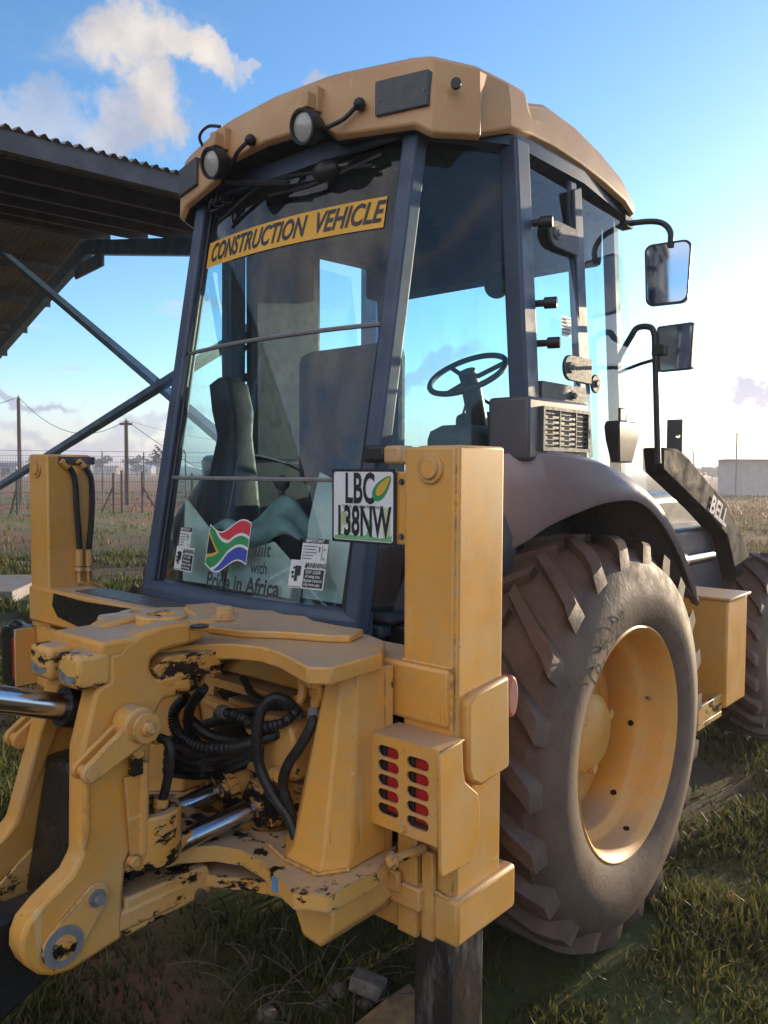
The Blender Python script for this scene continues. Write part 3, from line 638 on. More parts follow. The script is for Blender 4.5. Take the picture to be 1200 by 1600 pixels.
def lowerplate(z0, z1, name, dy):
    h = [(CX, .0), (.70, .0), (.885, .0), (.935, -.14+dy), (.925, -.29+dy), (.86, -.33+dy), (.78, -.31+dy), (.70, -.285+dy), (.62, -.28+dy), (.55, -.31+dy), (.50, -.37)]
    q = h+[(CX+.06*math.cos(t_), -.39+.06*math.sin(t_)) for t_ in np.linspace(-.2, -PI/2, 5)]
    ol = q+[(2*CX-a_, b_) for a_, b_ in q[::-1]][1:-1]
    hl = [(CX+.19*math.cos(t_), -.13+.085*math.sin(t_)) for t_ in np.linspace(0, 2*PI, 21)[:-1]]
    Mx = Matrix.Translation((0, 0, (z0+z1)/2)); MB().holed(ol, [hl], z1-z0, Mx).build(name, 'paint_greasy', CB, bevel=.005)
lowerplate(.600, .640, 'bottom_plate', 0)
m = MB()
for z0, z1 in ((.535, .565),):
    h = [(CX, -.02), (.76, -.02), (.80, -.12), (.76, -.22), (.64, -.26), (.52, -.33), (CX, -.36)]
    ol = h+[(2*CX-a_, b_) for a_, b_ in h[::-1]][1:-1]
    hl = [(CX+.22*math.cos(t_), -.13+.075*math.sin(t_)) for t_ in np.linspace(0, 2*PI, 21)[:-1]]
    m.holed(ol, [hl], .03, Matrix.Translation((0, 0, .55)))
m.build('bottom_brace', 'paint_greasy', CB, bevel=.005)
m = MB(); m.prism([(.77, .60), (.90, .60), (.90, .52), (.86, .475), (.80, .48), (.77, .54)], 'y', -.25, -.02); m.build('clamp_foot', 'paint_greasy', CB, bevel=.008)
m = MB(); m.box(.765, .800, -.312, -.300, .604, .636); m.build('dark_patch', 'steel_veil_blue', CB)
m = MB(); m.cyl((.690, -.055, 1.020), (.690, -.085, 1.020), .048, 24); m.cyl((.690, -.08, 1.02), (.690, -.095, 1.02), .040, 24); m.build('lock_disc', 'paint', CB, bevel=.003)
m = MB(); m.prism([(.545, .78), (.665, .78), (.665, .88), (.655, .915), (.63, .935), (.59, .935), (.545, .93)], 'y', -.15, -.06); m.build('swing_block', 'paint_greasy', CB, bevel=.01)
m = MB()
for x, z in ((.535, .90), (.54, .86), (.64, .80), (.61, .795)): m.cyl((x, -.15, z), (x, -.185, z), .016, 8)
m.build('fitting', 'paint', CB)
m = MB(); m.box(.20, .66, -.06, .02, .93, .955); m.box(.24, .60, -.02, .06, .86, .89); m.cyl((.25, -.1, .90), (.55, -.1, .875), .02, 10); m.build('inner_pipe', 'paint', CB)
# swing cylinders
for x, xe, nm in ((.397, .335, 0), (.557, .500, 1)):
    a_, b_ = Vector((x, -.15, .700)), Vector((xe, -.42, .655)); d = (b_-a_).normalized()
    m = MB(); m.cyl(a_-d*.45, a_, .058, 24); SC = m.build('swing_cylinder', 'paint_greasy' if nm == 0 else 'paint_oily', BL)
    m = MB(); m.lathe([(.02, .0), (.068, 0), (.068, .028), (.058, .030), (.058, .040), (.050, .042), (.050, .05), (.02, .05)], a_-d*.01, d, 28); m.build('gland', 'paint_oily', SC)
    m = MB(); m.cyl(a_, b_, .026, 24); m.build('rod', 'chrome', SC)
m = MB(); m.prism([(.30, .755), (.66, .755), (.70, .70), (.70, .66), (.30, .66)], 'y', -.11, .0); m.box(.30, .62, -.14, -.05, .760, .785); m.build('cylinder_yoke', 'paint_oily', CB, bevel=.008)
m = MB(); m.box(.16, .72, -.045, -.012, .60, .72); m.build('lower_band', 'grease', CB)

# ---- swing casting: two side cheeks joined by ears round the king pin
SCAST = MB()
cheek = at2([(172, 1022), (172, 1066), (158, 1072), (149, 1085), (128, 1174), (127, 1338), (112, 1368), (66, 1415), (42, 1445), (33, 1470), (32, 1492), (42, 1512), (62, 1525), (82, 1527), (110, 1519), (192, 1467),
             (193, 1400), (199, 1345), (222, 1300), (229, 1286), (238, 1158), (243, 1118), (256, 1095), (276, 1082), (300, 1082), (300, 1060), (262, 1066), (243, 1060), (235, 1044), (238, 1030), (252, 1018), (300, 1006), (300, 972), (262, 976), (225, 988), (198, 1006), (188, 1020)], 'x', .54)
SCAST.prism(cheek, 'x', .478, .540); n0 = len(SCAST.v); SCAST.prism(cheek, 'x', .322, .385)
SCAST.v[n0:] = [(x-.14*max(0, min(1, (1.03-z)/.36)), y-.03*max(0, min(1, (.95-z)/.4)), z) for x, y, z in SCAST.v[n0:]]
SW = SCAST.build('swing_casting', 'paint', BL, bevel=.010)
horn = at2([(172, 1022), (172, 1068), (135, 1075), (136, 1022)], 'x', .54)
for x0, x1 in ((.447, .541), (.319, .413)):
    m = MB(); m.box(x0, x1, -.655, -.575, 1.092, 1.168); m.build('stop_horn', 'paint_greasy', SW, bevel=.012)
    m = MB(); m.prism([(x0+.012, 1.110), (x0+.05, 1.103), (x0+.078, 1.112), (x0+.082, 1.124), (x0+.05, 1.120), (x0+.016, 1.132)], 'y', -.657, -.653); m.build('bare_patch', 'bare_metal', SW)
def ear(z0, z1, name, mt, y0=-.60):
    pts = [(.322, y0), (.538, y0), (.540, -.42)]+[(CX+.105*math.cos(t_), -.375+.105*math.sin(t_)) for t_ in np.linspace(-.1, PI+.1, 13)]+[(.320, -.42)]
    m = MB(); m.prism(pts, 'z', z0, z1); m.build(name, mt, SW, bevel=.010)
ear(1.150, 1.190, 'upper_ear', 'paint'); ear(1.030, 1.085, 'middle_ear', 'paint_oily', -.52)
ear(.652, .690, 'lower_ear', 'paint_oily', -.55); ear(.520, .572, 'bottom_ear', 'paint_greasy', -.62)
m = MB(); m.lathe([(.036, 0), (.062, 0), (.062, .018), (.056, .024), (.036, .024)], (CX, -.375, 1.188), (0, 0, 1), 28, True); m.lathe([(0, .0), (.036, 0), (.036, .006), (0, .006)], (CX, -.375, 1.186), (0, 0, 1), 20); m.build('king_pin', 'paint_greasy', SW)
m = MB(); m.prism([(.415, -.34), (.445, -.40), (.53, -.30), (.56, -.265), (.545, -.235), (.515, -.24)], 'z', 1.190, 1.200)
m.lathe([(0, 0), (.034, 0), (.034, .008), (.022, .010), (.022, .026), (.016, .030), (0, .030)], (.535, -.262, 1.198), (0, 0, 1), 16); m.build('pin_keeper', 'paint_greasy', SW)
m = MB(); m.lathe([(.022, 0), (.045, 0), (.045, .014), (.022, .014)], (.300, -.36, 1.186), (0, 0, 1), 20, True); m.cyl((.3, -.36, 1.150), (.3, -.36, 1.19), .045, 20); m.build('hose_ring', 'paint', SW)
m = MB(); m.lathe([(0, 0), (.022, 0), (.022, .004), (0, .004)], (.545, -.345, 1.1895), (0, 0, 1), 16); m.build('grease_hole', 'grease', SW)
# swing cylinder eye drums
for x, mt in ((.505, 'paint_oily'), (.33, 'paint_oily')):
    m = MB(); m.lathe([(.0, .0), (.072, 0), (.075, .008), (.075, .115), (.070, .122), (.052, .122), (.052, .095), (0, .095)], (x, -.465, .655), (0, 0, 1), 28); m.build('cylinder_eye', mt, SW)
    m = MB(); m.cyl((x, -.465, .75), (x, -.465, .762), .05, 20); m.build('eye_cap', 'grease', SW)
m = MB(); m.prism(at2([(240, 1046), (262, 1026), (345, 1014), (345, 1052), (300, 1058), (250, 1062)], 'x', .533), 'x', .36, .533); m.build('slot_filler', 'paint_oily', SW, bevel=.004)
# side links (transport lock arms) with bosses, both outer sides
for sg in (1, -1):
    X = .54 if sg == 1 else .28
    def bx(dx): return X+sg*dx
    b0y, b0z = at2([(222, 1135)], 'x', .585)[0]; b1y, b1z = at2([(140, 1208)], 'x', .585)[0]
    def capsule(c0, r0_, c1, r1_):
        a_ = math.degrees(math.atan2(c1[1]-c0[1], c1[0]-c0[0])); return arc(c0, r0_, a_+90, a_+270, 10)+arc(c1, r1_, a_-90, a_+90, 8)
    for d0, d1 in ((.002, .016), (.040, .056)):
        m = MB(); m.prism(capsule((b0y, b0z), .036, (b1y, b1z), .021), 'x', bx(d0), bx(d1)); m.build('lock_arm', 'paint', SW, bevel=.004)
    m = MB(); m.prism(arc((b0y-.010, b0z+.006), .040, 0, 360, 24)[:-1], 'x', bx(.0), bx(.058)); m.build('arm_boss', 'paint', SW, bevel=.006)
    m = MB(); m.cyl((bx(.058), b0y, b0z), (bx(.068), b0y, b0z), .034, 28); m.cyl((bx(.066), b0y, b0z), (bx(.078), b0y, b0z), .016, 16); m.bolt((bx(.076), b0y, b0z), (sg, 0, 0), .010, .012); m.build('pin_head', 'paint', SW, bevel=.002)
    m = MB(); m.cyl((bx(.0), b1y, b1z), (bx(.06), b1y, b1z), .013, 14); m.build('lock_pin', 'paint', SW)
    # grease line block and tube down the cheek
    q = [at2([p], 'x', .55)[0] for p in ((212, 1172), (212, 1215), (212, 1335), (208, 1338))]
    m = MB(); m.cyl((bx(.004), *q[0]), (bx(.030), *q[0]), .016, 14); m.box(min(bx(.002), bx(.024)), max(bx(.002), bx(.024)), q[0][0]-.016, q[0][0]+.016, q[0][1]-.055, q[0][1]); m.build('grease_block', 'paint_greasy', SW, bevel=.003)
    m = MB(); m.tube([(bx(.014), q[0][0]+.018, q[0][1]-.03), (bx(.014), q[2][0]+.014, q[2][1])], .013, 10, 0); m.build('guard_bar', 'paint', SW)
    m = MB(); m.prism([(q[0][0]-.03, q[0][1]-.055), (q[0][0]+.012, q[0][1]-.055), (q[2][0]+.012, q[2][1]+.0), (q[2][0]-.012, q[2][1])], 'x', bx(.002), bx(.014)); m.cyl((bx(.0), q[2][0]-.006, q[2][1]-.012), (bx(.024), q[2][0]-.006, q[2][1]-.012), .013, 12); m.build('guard_plate', 'paint', SW, bevel=.003)
    m = MB(); m.prism([tuple(p) for p in at2([(131, 1205), (138, 1205), (140, 1300), (131, 1330)], 'x', .545)], 'x', bx(.0), bx(.010)); m.build('rib', 'paint', SW, bevel=.003)
    # keeper plate over the boom foot pin
    c0 = at2([(98, 1478)], 'x', .545)[0]; c1 = at2([(150, 1402)], 'x', .545)[0]
    m = MB(); m.prism(capsule(c0, .046, c1, .032), 'x', bx(.0), bx(.008)); m.build('keeper_plate', 'paint_greasy', SW, bevel=.002)
    m = MB(); m.prism(arc(c0, .044, 0, 360, 24)[:-1], 'x', bx(.008), bx(.0115)); m.build('worn_ring', 'gasket', SW)
    m = MB(); m.cyl((bx(.01), *c0), (bx(.016), *c0), .026, 20); m.cyl((bx(.014), *c0), (bx(.022), *c0), .013, 12); m.build('boom_foot_pin', 'paint_oily', SW)
    m = MB(); m.cyl((bx(.008), *c1), (bx(.014), *c1), .019, 16); m.bolt((bx(.012), *c1), (sg, 0, 0), .012, .016); m.build('keeper_bolt', 'gasket', SW)
# hollow between the cheeks, foot tongue with its pin
m = MB(); m.prism(at2([(196, 1405), (196, 1466), (330, 1396), (334, 1375), (326, 1352), (290, 1366)], 'x', .535), 'x', .45, .535); m.build('foot_tongue', 'paint_greasy', SW, bevel=.008)
c = at(311, 1397, 'x', .537); m = MB(); m.cyl(c, c+np.array([.014, 0, 0]), .014, 10); m.build('tongue_pin', 'iron', SW)
m = MB(); m.box(.30, .477, -.50, -.46, .60, 1.00); m.build('web', 'grease', SW)
m = MB(); m.loft([[(.27, -.66, .56), (.47, -.66, .56), (.47, -.50, .56), (.27, -.50, .56)], [(.31, -.62, .90), (.47, -.62, .90), (.47, -.50, .90), (.31, -.50, .90)]]); m.build('boom_head', 'grease', SW, bevel=.02)
# boom cylinder and boom
m = MB(); m.cyl((.43, -.62, 1.030), (.43, -1.20, 1.228), .0300, 24); BR = m.build('boom_cylinder_rod', 'chrome', BL)
m = MB(); m.cyl((.43, -.635, 1.036), (.43, -.52, 1.0), .044, 20); m.cyl((.385, -.53, .985), (.475, -.53, .985), .05, 20); m.build('rod_eye', 'grease', BR)
m = MB(); m.cyl((.36, -.53, .985), (.50, -.53, .985), .025, 14); m.build('rod_pin', 'iron', BR)
bp = at2([(128, 1372), (95, 1392), (0, 1432), (-110, 1480), (-160, 1640), (0, 1590), (64, 1528), (110, 1480)], 'x', .45)
m = MB(); m.prism(bp, 'x', .388, .470); m.build('boom', 'scratched_black', BL, bevel=.01)

# ---- hoses in the carriage
def hose(pts, r=.013, mt='hose', name='hydraulic_hose', rib=0.):
    P = [at(u, v, 'y', y) for u, v, y in pts]; m = MB()
    if rib: m.tube(P, r, 10, 14, rad=lambda s: r*(1+.16*math.sin(s*rib)))
    else: m.tube(P, r, 10, 8)
    return m.build(name, mt, CB)
hose([(463, 1118, -.12), (452, 1098, -.15), (428, 1090, -.18), (408, 1110, -.20), (401, 1150, -.21), (405, 1195, -.20), (425, 1240, -.19), (452, 1280, -.18), (468, 1325, -.2)], .014)
hose([(492, 1112, -.13), (488, 1132, -.15), (470, 1165, -.17), (450, 1195, -.18), (442, 1225, -.18), (452, 1262, -.17), (464, 1300, -.16), (476, 1330, -.15)], .013)
hose([(455, 1108, -.08), (430, 1102, -.10), (390, 1112, -.12), (340, 1112, -.13)], .011)
hose([(345, 1112, -.20), (370, 1118, -.20), (400, 1134, -.19), (440, 1130, -.17), (470, 1105, -.13)], .013, rib=210)
hose([(292, 1088, -.25), (272, 1112, -.26), (278, 1145, -.27), (310, 1166, -.26), (360, 1168, -.23), (410, 1155, -.18), (450, 1140, -.12)], .015, rib=260)
hose([(240, 1150, -.45), (262, 1160, -.44), (266, 1190, -.44), (258, 1235, -.44), (250, 1262, -.45)], .011)
hose([(318, 1075, -.30), (296, 1110, -.27), (300, 1150, -.22), (340, 1190, -.16)], .014)
for k in range(4): hose([(262, 1160+14*k, -.32), (310, 1172+12*k, -.24+.01*k), (360, 1168+10*k, -.16), (420, 1150+9*k, -.09)], .019, 'grease')
hose([(290, 1120, -.24), (330, 1150, -.2), (390, 1160, -.12)], .016); hose([(300, 1140, -.2), (350, 1125, -.15), (430, 1125, -.09)], .014); hose([(380, 1060, -.03), (400, 1090, -.08), (440, 1100, -.1)], .012)
hose([(425, 1028, -.05), (455, 1042, -.08), (470, 1060, -.10), (482, 1068, -.12)], .010, 'paint', 'hydraulic_pipe')
hose([(470, 1052, -.10), (473, 1080, -.11), (468, 1098, -.12), (465, 1118, -.12)], .012, 'paint', 'hydraulic_pipe')
hose([(480, 1062, -.12), (498, 1072, -.13), (500, 1088, -.13), (493, 1100, -.13), (489, 1118, -.14)], .010, 'paint', 'hydraulic_pipe')
hose([(250, 1258, -.45), (243, 1285, -.46), (234, 1300, -.47), (226, 1312, -.475)], .011, 'paint', 'hydraulic_pipe')
m = MB()
for u, v, y in ((488, 1068, -.12), (470, 1056, -.10), (497, 1070, -.13), (494, 1098, -.13), (466, 1095, -.12)):
    p = at(u, v, 'y', y); m.ico(p, .017, 1)
m.build('hose_fitting', 'paint', CB, angle=20)

for u, v, y, u2, v2, y2 in ((463, 1108, -.12, 462, 1124, -.125), (491, 1106, -.13, 492, 1122, -.135), (343, 1111, -.20, 354, 1113, -.20), (240, 1150, -.45, 249, 1152, -.447), (250, 1262, -.45, 252, 1248, -.446), (474, 1322, -.15, 476, 1334, -.15)):
    m = MB(); m.cyl(at(u, v, 'y', y), at(u2, v2, 'y', y2), .018, 10); m.build('hose_ferrule', 'gasket' if u > 340 else 'paint', CB, bevel=.002)
# ---- rear wheels
WC = Vector((0, .9915, .68)); WR = .712
def wheel(R, W, rim, lugs, xo, mats, lugh=.030):
    """local wheel about the origin, axle along x, outer face towards +x"""
    hw = W/2; n = 72
    prof = [(rim, hw-.005), (rim+.03, hw+.012), (rim+.10, hw+.030), (R-.16, hw+.026), (R-.075, hw+.004), (R-.035, hw-.035), (R-.022, hw*.55), (R-.018, 0), (R-.022, -hw*.55), (R-.035, -hw+.035), (R-.075, -hw-.004), (R-.16, -hw-.026), (rim+.10, -hw-.03), (rim, -hw+.005)]
    m = MB(); m.lathe(prof, (0, 0, 0), (1, 0, 0), n)
    def P(r, x, a_): return (x, r*math.cos(a_), r*math.sin(a_))
    step = 2*PI/lugs
    for k in range(lugs):
        for sd in (1, -1):
            a0 = k*step+(step/2 if sd < 0 else 0); rings = []
            for i in range(7):
                s = i/6; x = sd*(hw+.012)*(s*1.0)-sd*.012*(1-s); ang = a0-.34*(1-s)
                wid = (.054+.022*s)/R
                base = R-.04-(.05*max(0, s-.8)/.2); top = R-.018+lugh-(.026*max(0, s-.70)/.30)
                if s > .9: base = R-.115; x = sd*(hw+.008)
                rings.append([P(base, x, ang-wid*.62), P(top, x-(sd*.01 if s > .9 else 0), ang-wid*.40), P(top, x-(sd*.01 if s > .9 else 0), ang+wid*.40), P(base, x, ang+wid*.62)])
            m.loft(rings)
    return m
tyre = wheel(.662, .40, .372, 22, 0, None); tyre_me = tyre.mesh('tyre', 'tyre', 32)
rimp = [(.365, -.150), (.368, -.20), (.382, -.205), (.382, -.195), (.36, -.185), (.345, -.12), (.335, -.09), (.335, .07), (.360, .10), (.366, .150), (.370, .180), (.380, .190), (.386, .202), (.379, .206), (.366, .197), (.356, .176), (.352, .168), (.347, .112), (.340, .100), (.318, .088), (.312, .078), (.312, -.02), (.318, -.034), (.314, -.046), (.300, -.052), (.296, -.060), (.20, -.060), (.19, -.055), (.185, -.03), (.17, -.02), (.0, -.015)]
rimp_old = [(.365, -.150), (.368, -.20), (.382, -.205), (.382, -.195), (.36, -.185), (.345, -.12), (.335, -.09), (.335, .08), (.350, .11), (.362, .150), (.366, .180), (.380, .190), (.386, .202), (.379, .206), (.366, .196), (.350, .172), (.338, .150), (.322, .10), (.318, .02), (.322, -.06), (.330, -.085), (.30, -.100), (.20, -.100), (.19, -.095), (.185, -.055), (.17, -.045), (.0, -.040)]
rim_mb = MB(); rim_mb.lathe(rimp, (0, 0, 0), (1, 0, 0), 64)
rim_me = rim_mb.mesh('rim', 'paint_clean', 40, flip=False)
hubm = MB(); hubm.lathe([(.165, -.05), (.165, .005), (.14, .03), (.132, .055), (.10, .078), (0, .085)], (0, 0, 0), (1, 0, 0), 32)
for k in range(10): a_ = 2*PI*k/10; hubm.bolt((-.06, .235*math.cos(a_), .235*math.sin(a_)), (1, 0, 0), .016, .028)
for k in range(3): a_ = 2*PI*k/3+.4; hubm.cyl((.05, .115*math.cos(a_), .115*math.sin(a_)), (.078, .115*math.cos(a_), .115*math.sin(a_)), .018, 10)
hub_me = hubm.mesh('hub', 'paint', 35)
stud_me = []
for a_, x, rr in ((-.12, .06, .312), (-.98, .06, .312), (-1.30, .145, .352), (2.4, .02, .312)):
    q = MB(); q.cyl((x, (rr+.008)*math.cos(a_), (rr+.008)*math.sin(a_)), (x, (rr-.005)*math.cos(a_), (rr-.005)*math.sin(a_)), .011, 10); stud_me.append(('rim_hole', q.mesh('rim_hole', 'grease', 35)))
q = MB(); q.cyl((.10, .345, .06), (.125, .318, .062), .006, 8); stud_me.append(('valve', q.mesh('valve', 'gasket', 35)))
def addwheel(x, y, z, rot, scale=1.):
    o = bpy.data.objects.new('rear_wheel' if scale == 1 else 'front_wheel', tyre_me); COL.objects.link(o)
    o.matrix_world = Matrix.Translation((x, y, z)) @ Matrix.Rotation(rot, 4, 'Z') @ Matrix.Scale(scale, 4); mw = o.matrix_basis.copy()
    o.parent = BL; o.matrix_parent_inverse = BL.matrix_basis.inverted()
    for nm, me in (('rim', rim_me), ('hub', hub_me), *stud_me):
        c = bpy.data.objects.new(nm, me); COL.objects.link(c); c.parent = o
    return o
WR_ = addwheel(.8550, .9915, .68, 0); addwheel(-.855, .9915, .68, PI); addwheel(.70, 3.52, .555, 0, .80); addwheel(-.70, 3.52, .555, PI, .80)
# chalked lettering round the outer sidewall
m = MB(); rt = .458
def wrap(px, py):
    a_ = math.radians(133)-px/rt; r = rt+py; return (.2335-.02*max(0, (py-.02)/.05), r*math.cos(a_)*-1, r*math.sin(a_))
for_text = lambda px, py: (float(np.interp(rt+py, [.372, .402, .472, .502, .587], [.195, .212, .230, .226, .204]))+.011, -(rt+py)*math.cos(math.radians(41)+px/rt), (rt+py)*math.sin(math.radians(41)+px/rt))
for i, (ch, dg) in enumerate(zip('16.9-28', (38, 43.5, 48.2, 52.5, 57.5, 62.5, 69))):
    a_ = math.radians(dg); m.text(ch, frame((.2330, -rt*math.cos(a_), rt*math.sin(a_)), (0, math.sin(a_), math.cos(a_)), (0, -math.cos(a_), math.sin(a_))), .092, .80, .014)
q = m.build('sidewall_lettering', 'tyre_mark', None, angle=0, flip=False); q.parent = WR_

# ---- fender, right and left
def fender(sg):
    crest = [(.64, .60, 1.590), (.78, .645, 1.615), (.865, .73, 1.630), (.93, .85, 1.618), (.985, .98, 1.585), (1.018, 1.13, 1.52), (1.032, 1.29, 1.415), (1.036, 1.44, 1.275), (1.036, 1.60, 1.088)]
    edge = [(.64, .62, 1.300), (.78, .695, 1.338), (.855, .775, 1.405), (.925, .845, 1.450), (.992, .925, 1.483), (1.030, 1.07, 1.480), (1.041, 1.24, 1.402), (1.041, 1.42, 1.268), (1.040, 1.615, 1.064)]
    rings = []
    for c, e in zip(smooth_path(crest, 4), smooth_path(edge, 4)):
        n = Vector((c.x-.64, 0, 0))*.12; md = c*.55+e*.45
        rows = [Vector((.60, c.y+.02, c.z+.004)), Vector((.60+(c.x-.60)*.55, c.y+.02, c.z+.004)), c-n*.9, c+Vector((0, 0, -.016)), md+Vector((.006, -.004, 0)), e, e+Vector((-.004, .004, -.010)), e+Vector((-.03, .01, -.002))]
        rings.append([(sg*p.x, p.y, p.z) for p in rows])
    m = MB(); m.loft(rings, False, False); m.build('fender', 'fender_plastic', BL, solid=.010, angle=50)
    m = MB()                                                                                   # body shoulder between the sill and the fender
    m.loft([[(sg*x, y, z) for x, y, z in r] for r in (
        [(.548, .35, 1.00), (.548, .35, 1.12), (.60, .36, 1.25), (.66, .40, 1.36), (.74, .52, 1.40), (.78, .66, 1.33), (.74, .56, 1.10)],
        [(.548, .60, 1.00), (.548, .60, 1.16), (.60, .60, 1.45), (.66, .62, 1.60), (.74, .66, 1.60), (.78, .74, 1.42), (.74, .74, 1.10)])])
    m.build('fender_shoulder', 'dark_plastic', BL, bevel=.012)
fender(1); fender(-1)

# ---- side tank and step
m = MB(); m.box(.52, 1.000, 2.09, 2.36, .535, 1.010); TK = m.build('side_tank', 'paint_clean', BL, bevel=.008)
m = MB(); m.box(.50, 1.012, 2.08, 2.372, 1.008, 1.022); m.build('tank_lid', 'paint_clean', TK, bevel=.004)
m = MB(); m.box(.62, .985, 1.80, 2.09, .50, .525); m.box(.97, .985, 1.80, 2.09, .525, .60); m.prism([(1.72, .46), (1.84, .46), (1.84, .86), (1.80, .95), (1.72, .98)], 'x', .93, .945); m.build('step', 'paint_greasy', BL, bevel=.004)
# ---- loader arm, its cylinder, lettering
arm = at2([(1036, 699), (1060, 701), (1078, 716), (1100, 743), (1135, 783), (1152, 815), (1166, 850), (1182, 900), (1192, 935), (1162, 935), (1150, 900), (1142, 862), (1136, 838), (1100, 797), (1062, 760), (1036, 735)], 'x', .70)
m = MB(); m.prism(arm, 'x', -.70, -.60); m.build('loader_arm', 'arm_paint', BL, bevel=.012)
m = MB(); m.prism(arm, 'x', .60, .70); LA = m.build('loader_arm', 'arm_paint', BL, bevel=.012)
p0_, p1_ = at(1098, 788, 'x', .703), at(1140, 830, 'x', .703)
d_ = Vector(p1_-p0_).normalized(); up_ = Vector((1, 0, 0)).cross(d_); mc = (Vector(p0_)+Vector(p1_))/2
m = MB(); m.text('BELL', frame(mc+Vector((.001, .02, .035)), d_, up_ if up_.z > 0 else -up_), .135, 1.0, .03, .2, off=.002); m.build('arm_lettering', 'bell_letters', LA, angle=0)
m = MB(); m.cyl((.66, 2.33, 1.13), (.66, 2.85, 1.125), .032, 20); LC = m.build('lift_cylinder', 'chrome', BL)
m = MB(); m.cyl((.66, 1.9, 1.13), (.66, 2.42, 1.13), .05, 20); m.build('barrel', 'dark_plastic', LC)
m = MB(); m.box(.40, .62, 2.2, 3.3, .55, 1.28); m.build('engine_side', 'dark_plastic', BL, bevel=.03)
m = MB(); m.holed([(.02, 0), (.10, 0), (.10, .235), (.02, .235)], [arc((.078, .150), .011, 0, 360, 14)[:-1]], .04, frame((.50, 2.60, 1.60), (1, 0, 0), (0, 0, 1))); m.build('lamp_bracket', 'dark_plastic', BL)

# ================================================================== cab
zb, zt_ = 1.155, 2.60
def win(u, v, off=0.):
    """rear window surface: u -1..1 across, v 0..1 up"""
    w = .49+.013*v; y = .226+.271*v-.055*(1-u*u)-off; return (u*w, y, zb+(zt_-zb)*v)
m = MB(); m.box(-.56, .56, .30, 1.70, 1.06, 1.10); CAB = m.build('cab_frame', 'cab_frame', BL, bevel=.010)
for sg in (1, -1):
    for a_, b_, w_, d_ in (((.528, .218, 1.06), (.532, .495, 2.63), .062, .06), ((.770, .805, 1.40), (.712, .772, 2.63), .070, .085), ((.772, 1.17, 1.60), (.722, 1.135, 2.60), .026, .055), ((.640, 1.79, 1.20), (.625, 1.66, 2.62), .05, .06)):
        m = MB(); m.beam((sg*a_[0], a_[1], a_[2]), (sg*b_[0], b_[1], b_[2]), w_, d_); m.build('pillar', 'cab_frame', CAB, bevel=.010)
hdr = [(.55, .470), (.735, .745), (.745, 1.2), (.69, 1.68), (.3, 1.74)]
hp = hdr+[(-a_, b_) for a_, b_ in hdr[::-1]]
m = MB(); m.holed(hp, [[(a_*.86, .97+(b_-1.1)*.84) for a_, b_ in hp]], .06, Matrix.Translation((0, 0, 2.635))); m.build('header', 'cab_frame', CAB, bevel=.008)
m = MB(); m.prism([(a_*.93, 1.1+(b_-1.1)*.92) for a_, b_ in hp], 'z', 2.60, 2.64); m.box(-.6, .6, 1.50, 1.66, 2.42, 2.60); m.box(-.55, .0, .6, 1.0, 2.50, 2.6); m.build('headliner', 'interior', CAB, bevel=.02)
m = MB(); rings = []
for i in range(13):
    u = -1.13+2.26*i/12; x, y, z = win(u/1.13*1.0, 0); x = u*.49; y = .226-.055*(1-(u/1.13)**2)
    rings.append([(x, y-.030, 1.068), (x, y-.026, 1.128), (x, y-.008, 1.150), (x, y+.05, 1.150), (x, y+.05, 1.068)])
m.loft(rings); m.build('rear_sill', 'cab_frame', CAB, bevel=.006)
m = MB(); m.box(-.5, .55, .26, .34, .98, 1.07); m.box(.44, .56, .20, .30, 1.0, 1.068); m.build('sill_support', 'black', CAB, bevel=.01)
m = MB(); m.box(-.66, .66, 1.62, 1.70, 1.1, 1.52); m.box(-.60, .60, .30, 1.7, 1.10, 1.14); m.box(.60, .72, .70, 1.20, 1.10, 1.62); m.box(-.72, -.60, .70, 1.2, 1.10, 1.62); m.build('cab_tub', 'interior', CAB, bevel=.02)
# rear window in three sashes
RW = []
for v0, v1 in ((0, .262), (.268, .595), (.601, 1.)):
    m = MB(); m.grid(lambda a_, b_: win(-1+2*a_, v0+(v1-v0)*b_), 16, 3); RW.append(m.build('rear_window', 'glass', BL, flip=False))
for v, mt in ((.265, 'gasket'), (.598, 'gasket')):
    m = MB(); m.tube([win(-1+2*i/12, v, .003) for i in range(13)], .0075, 6, 0); m.build('sash_bar', mt, CAB)
for sg in (1, -1):
    m = MB(); m.tube([win(sg*.985, i/8, .004) for i in range(9)], .007, 6, 0); m.build('window_seal', 'black', CAB)
# warning banner inside the top of the window
bv0, bv1 = .826, .896
m = MB(); m.mat(0).grid(lambda a_, b_: win(-.93+1.83*a_, bv0+(bv1-bv0)*b_-.012*a_, .004), 24, 2)
m.mat(1)
def wb(px, py):
    x = px; u = x/.50; return win(u, (bv0+bv1)/2-.012*(u+.93)/1.83+py/(zt_-zb)-.0, .006)
m.text('CONSTRUCTION  VEHICLE', None, .098, .735, .022, .25, wrap=wb)
m.build('warning_banner', ['sticker_yellow', 'ink'], RW[2], angle=0, flip=False)
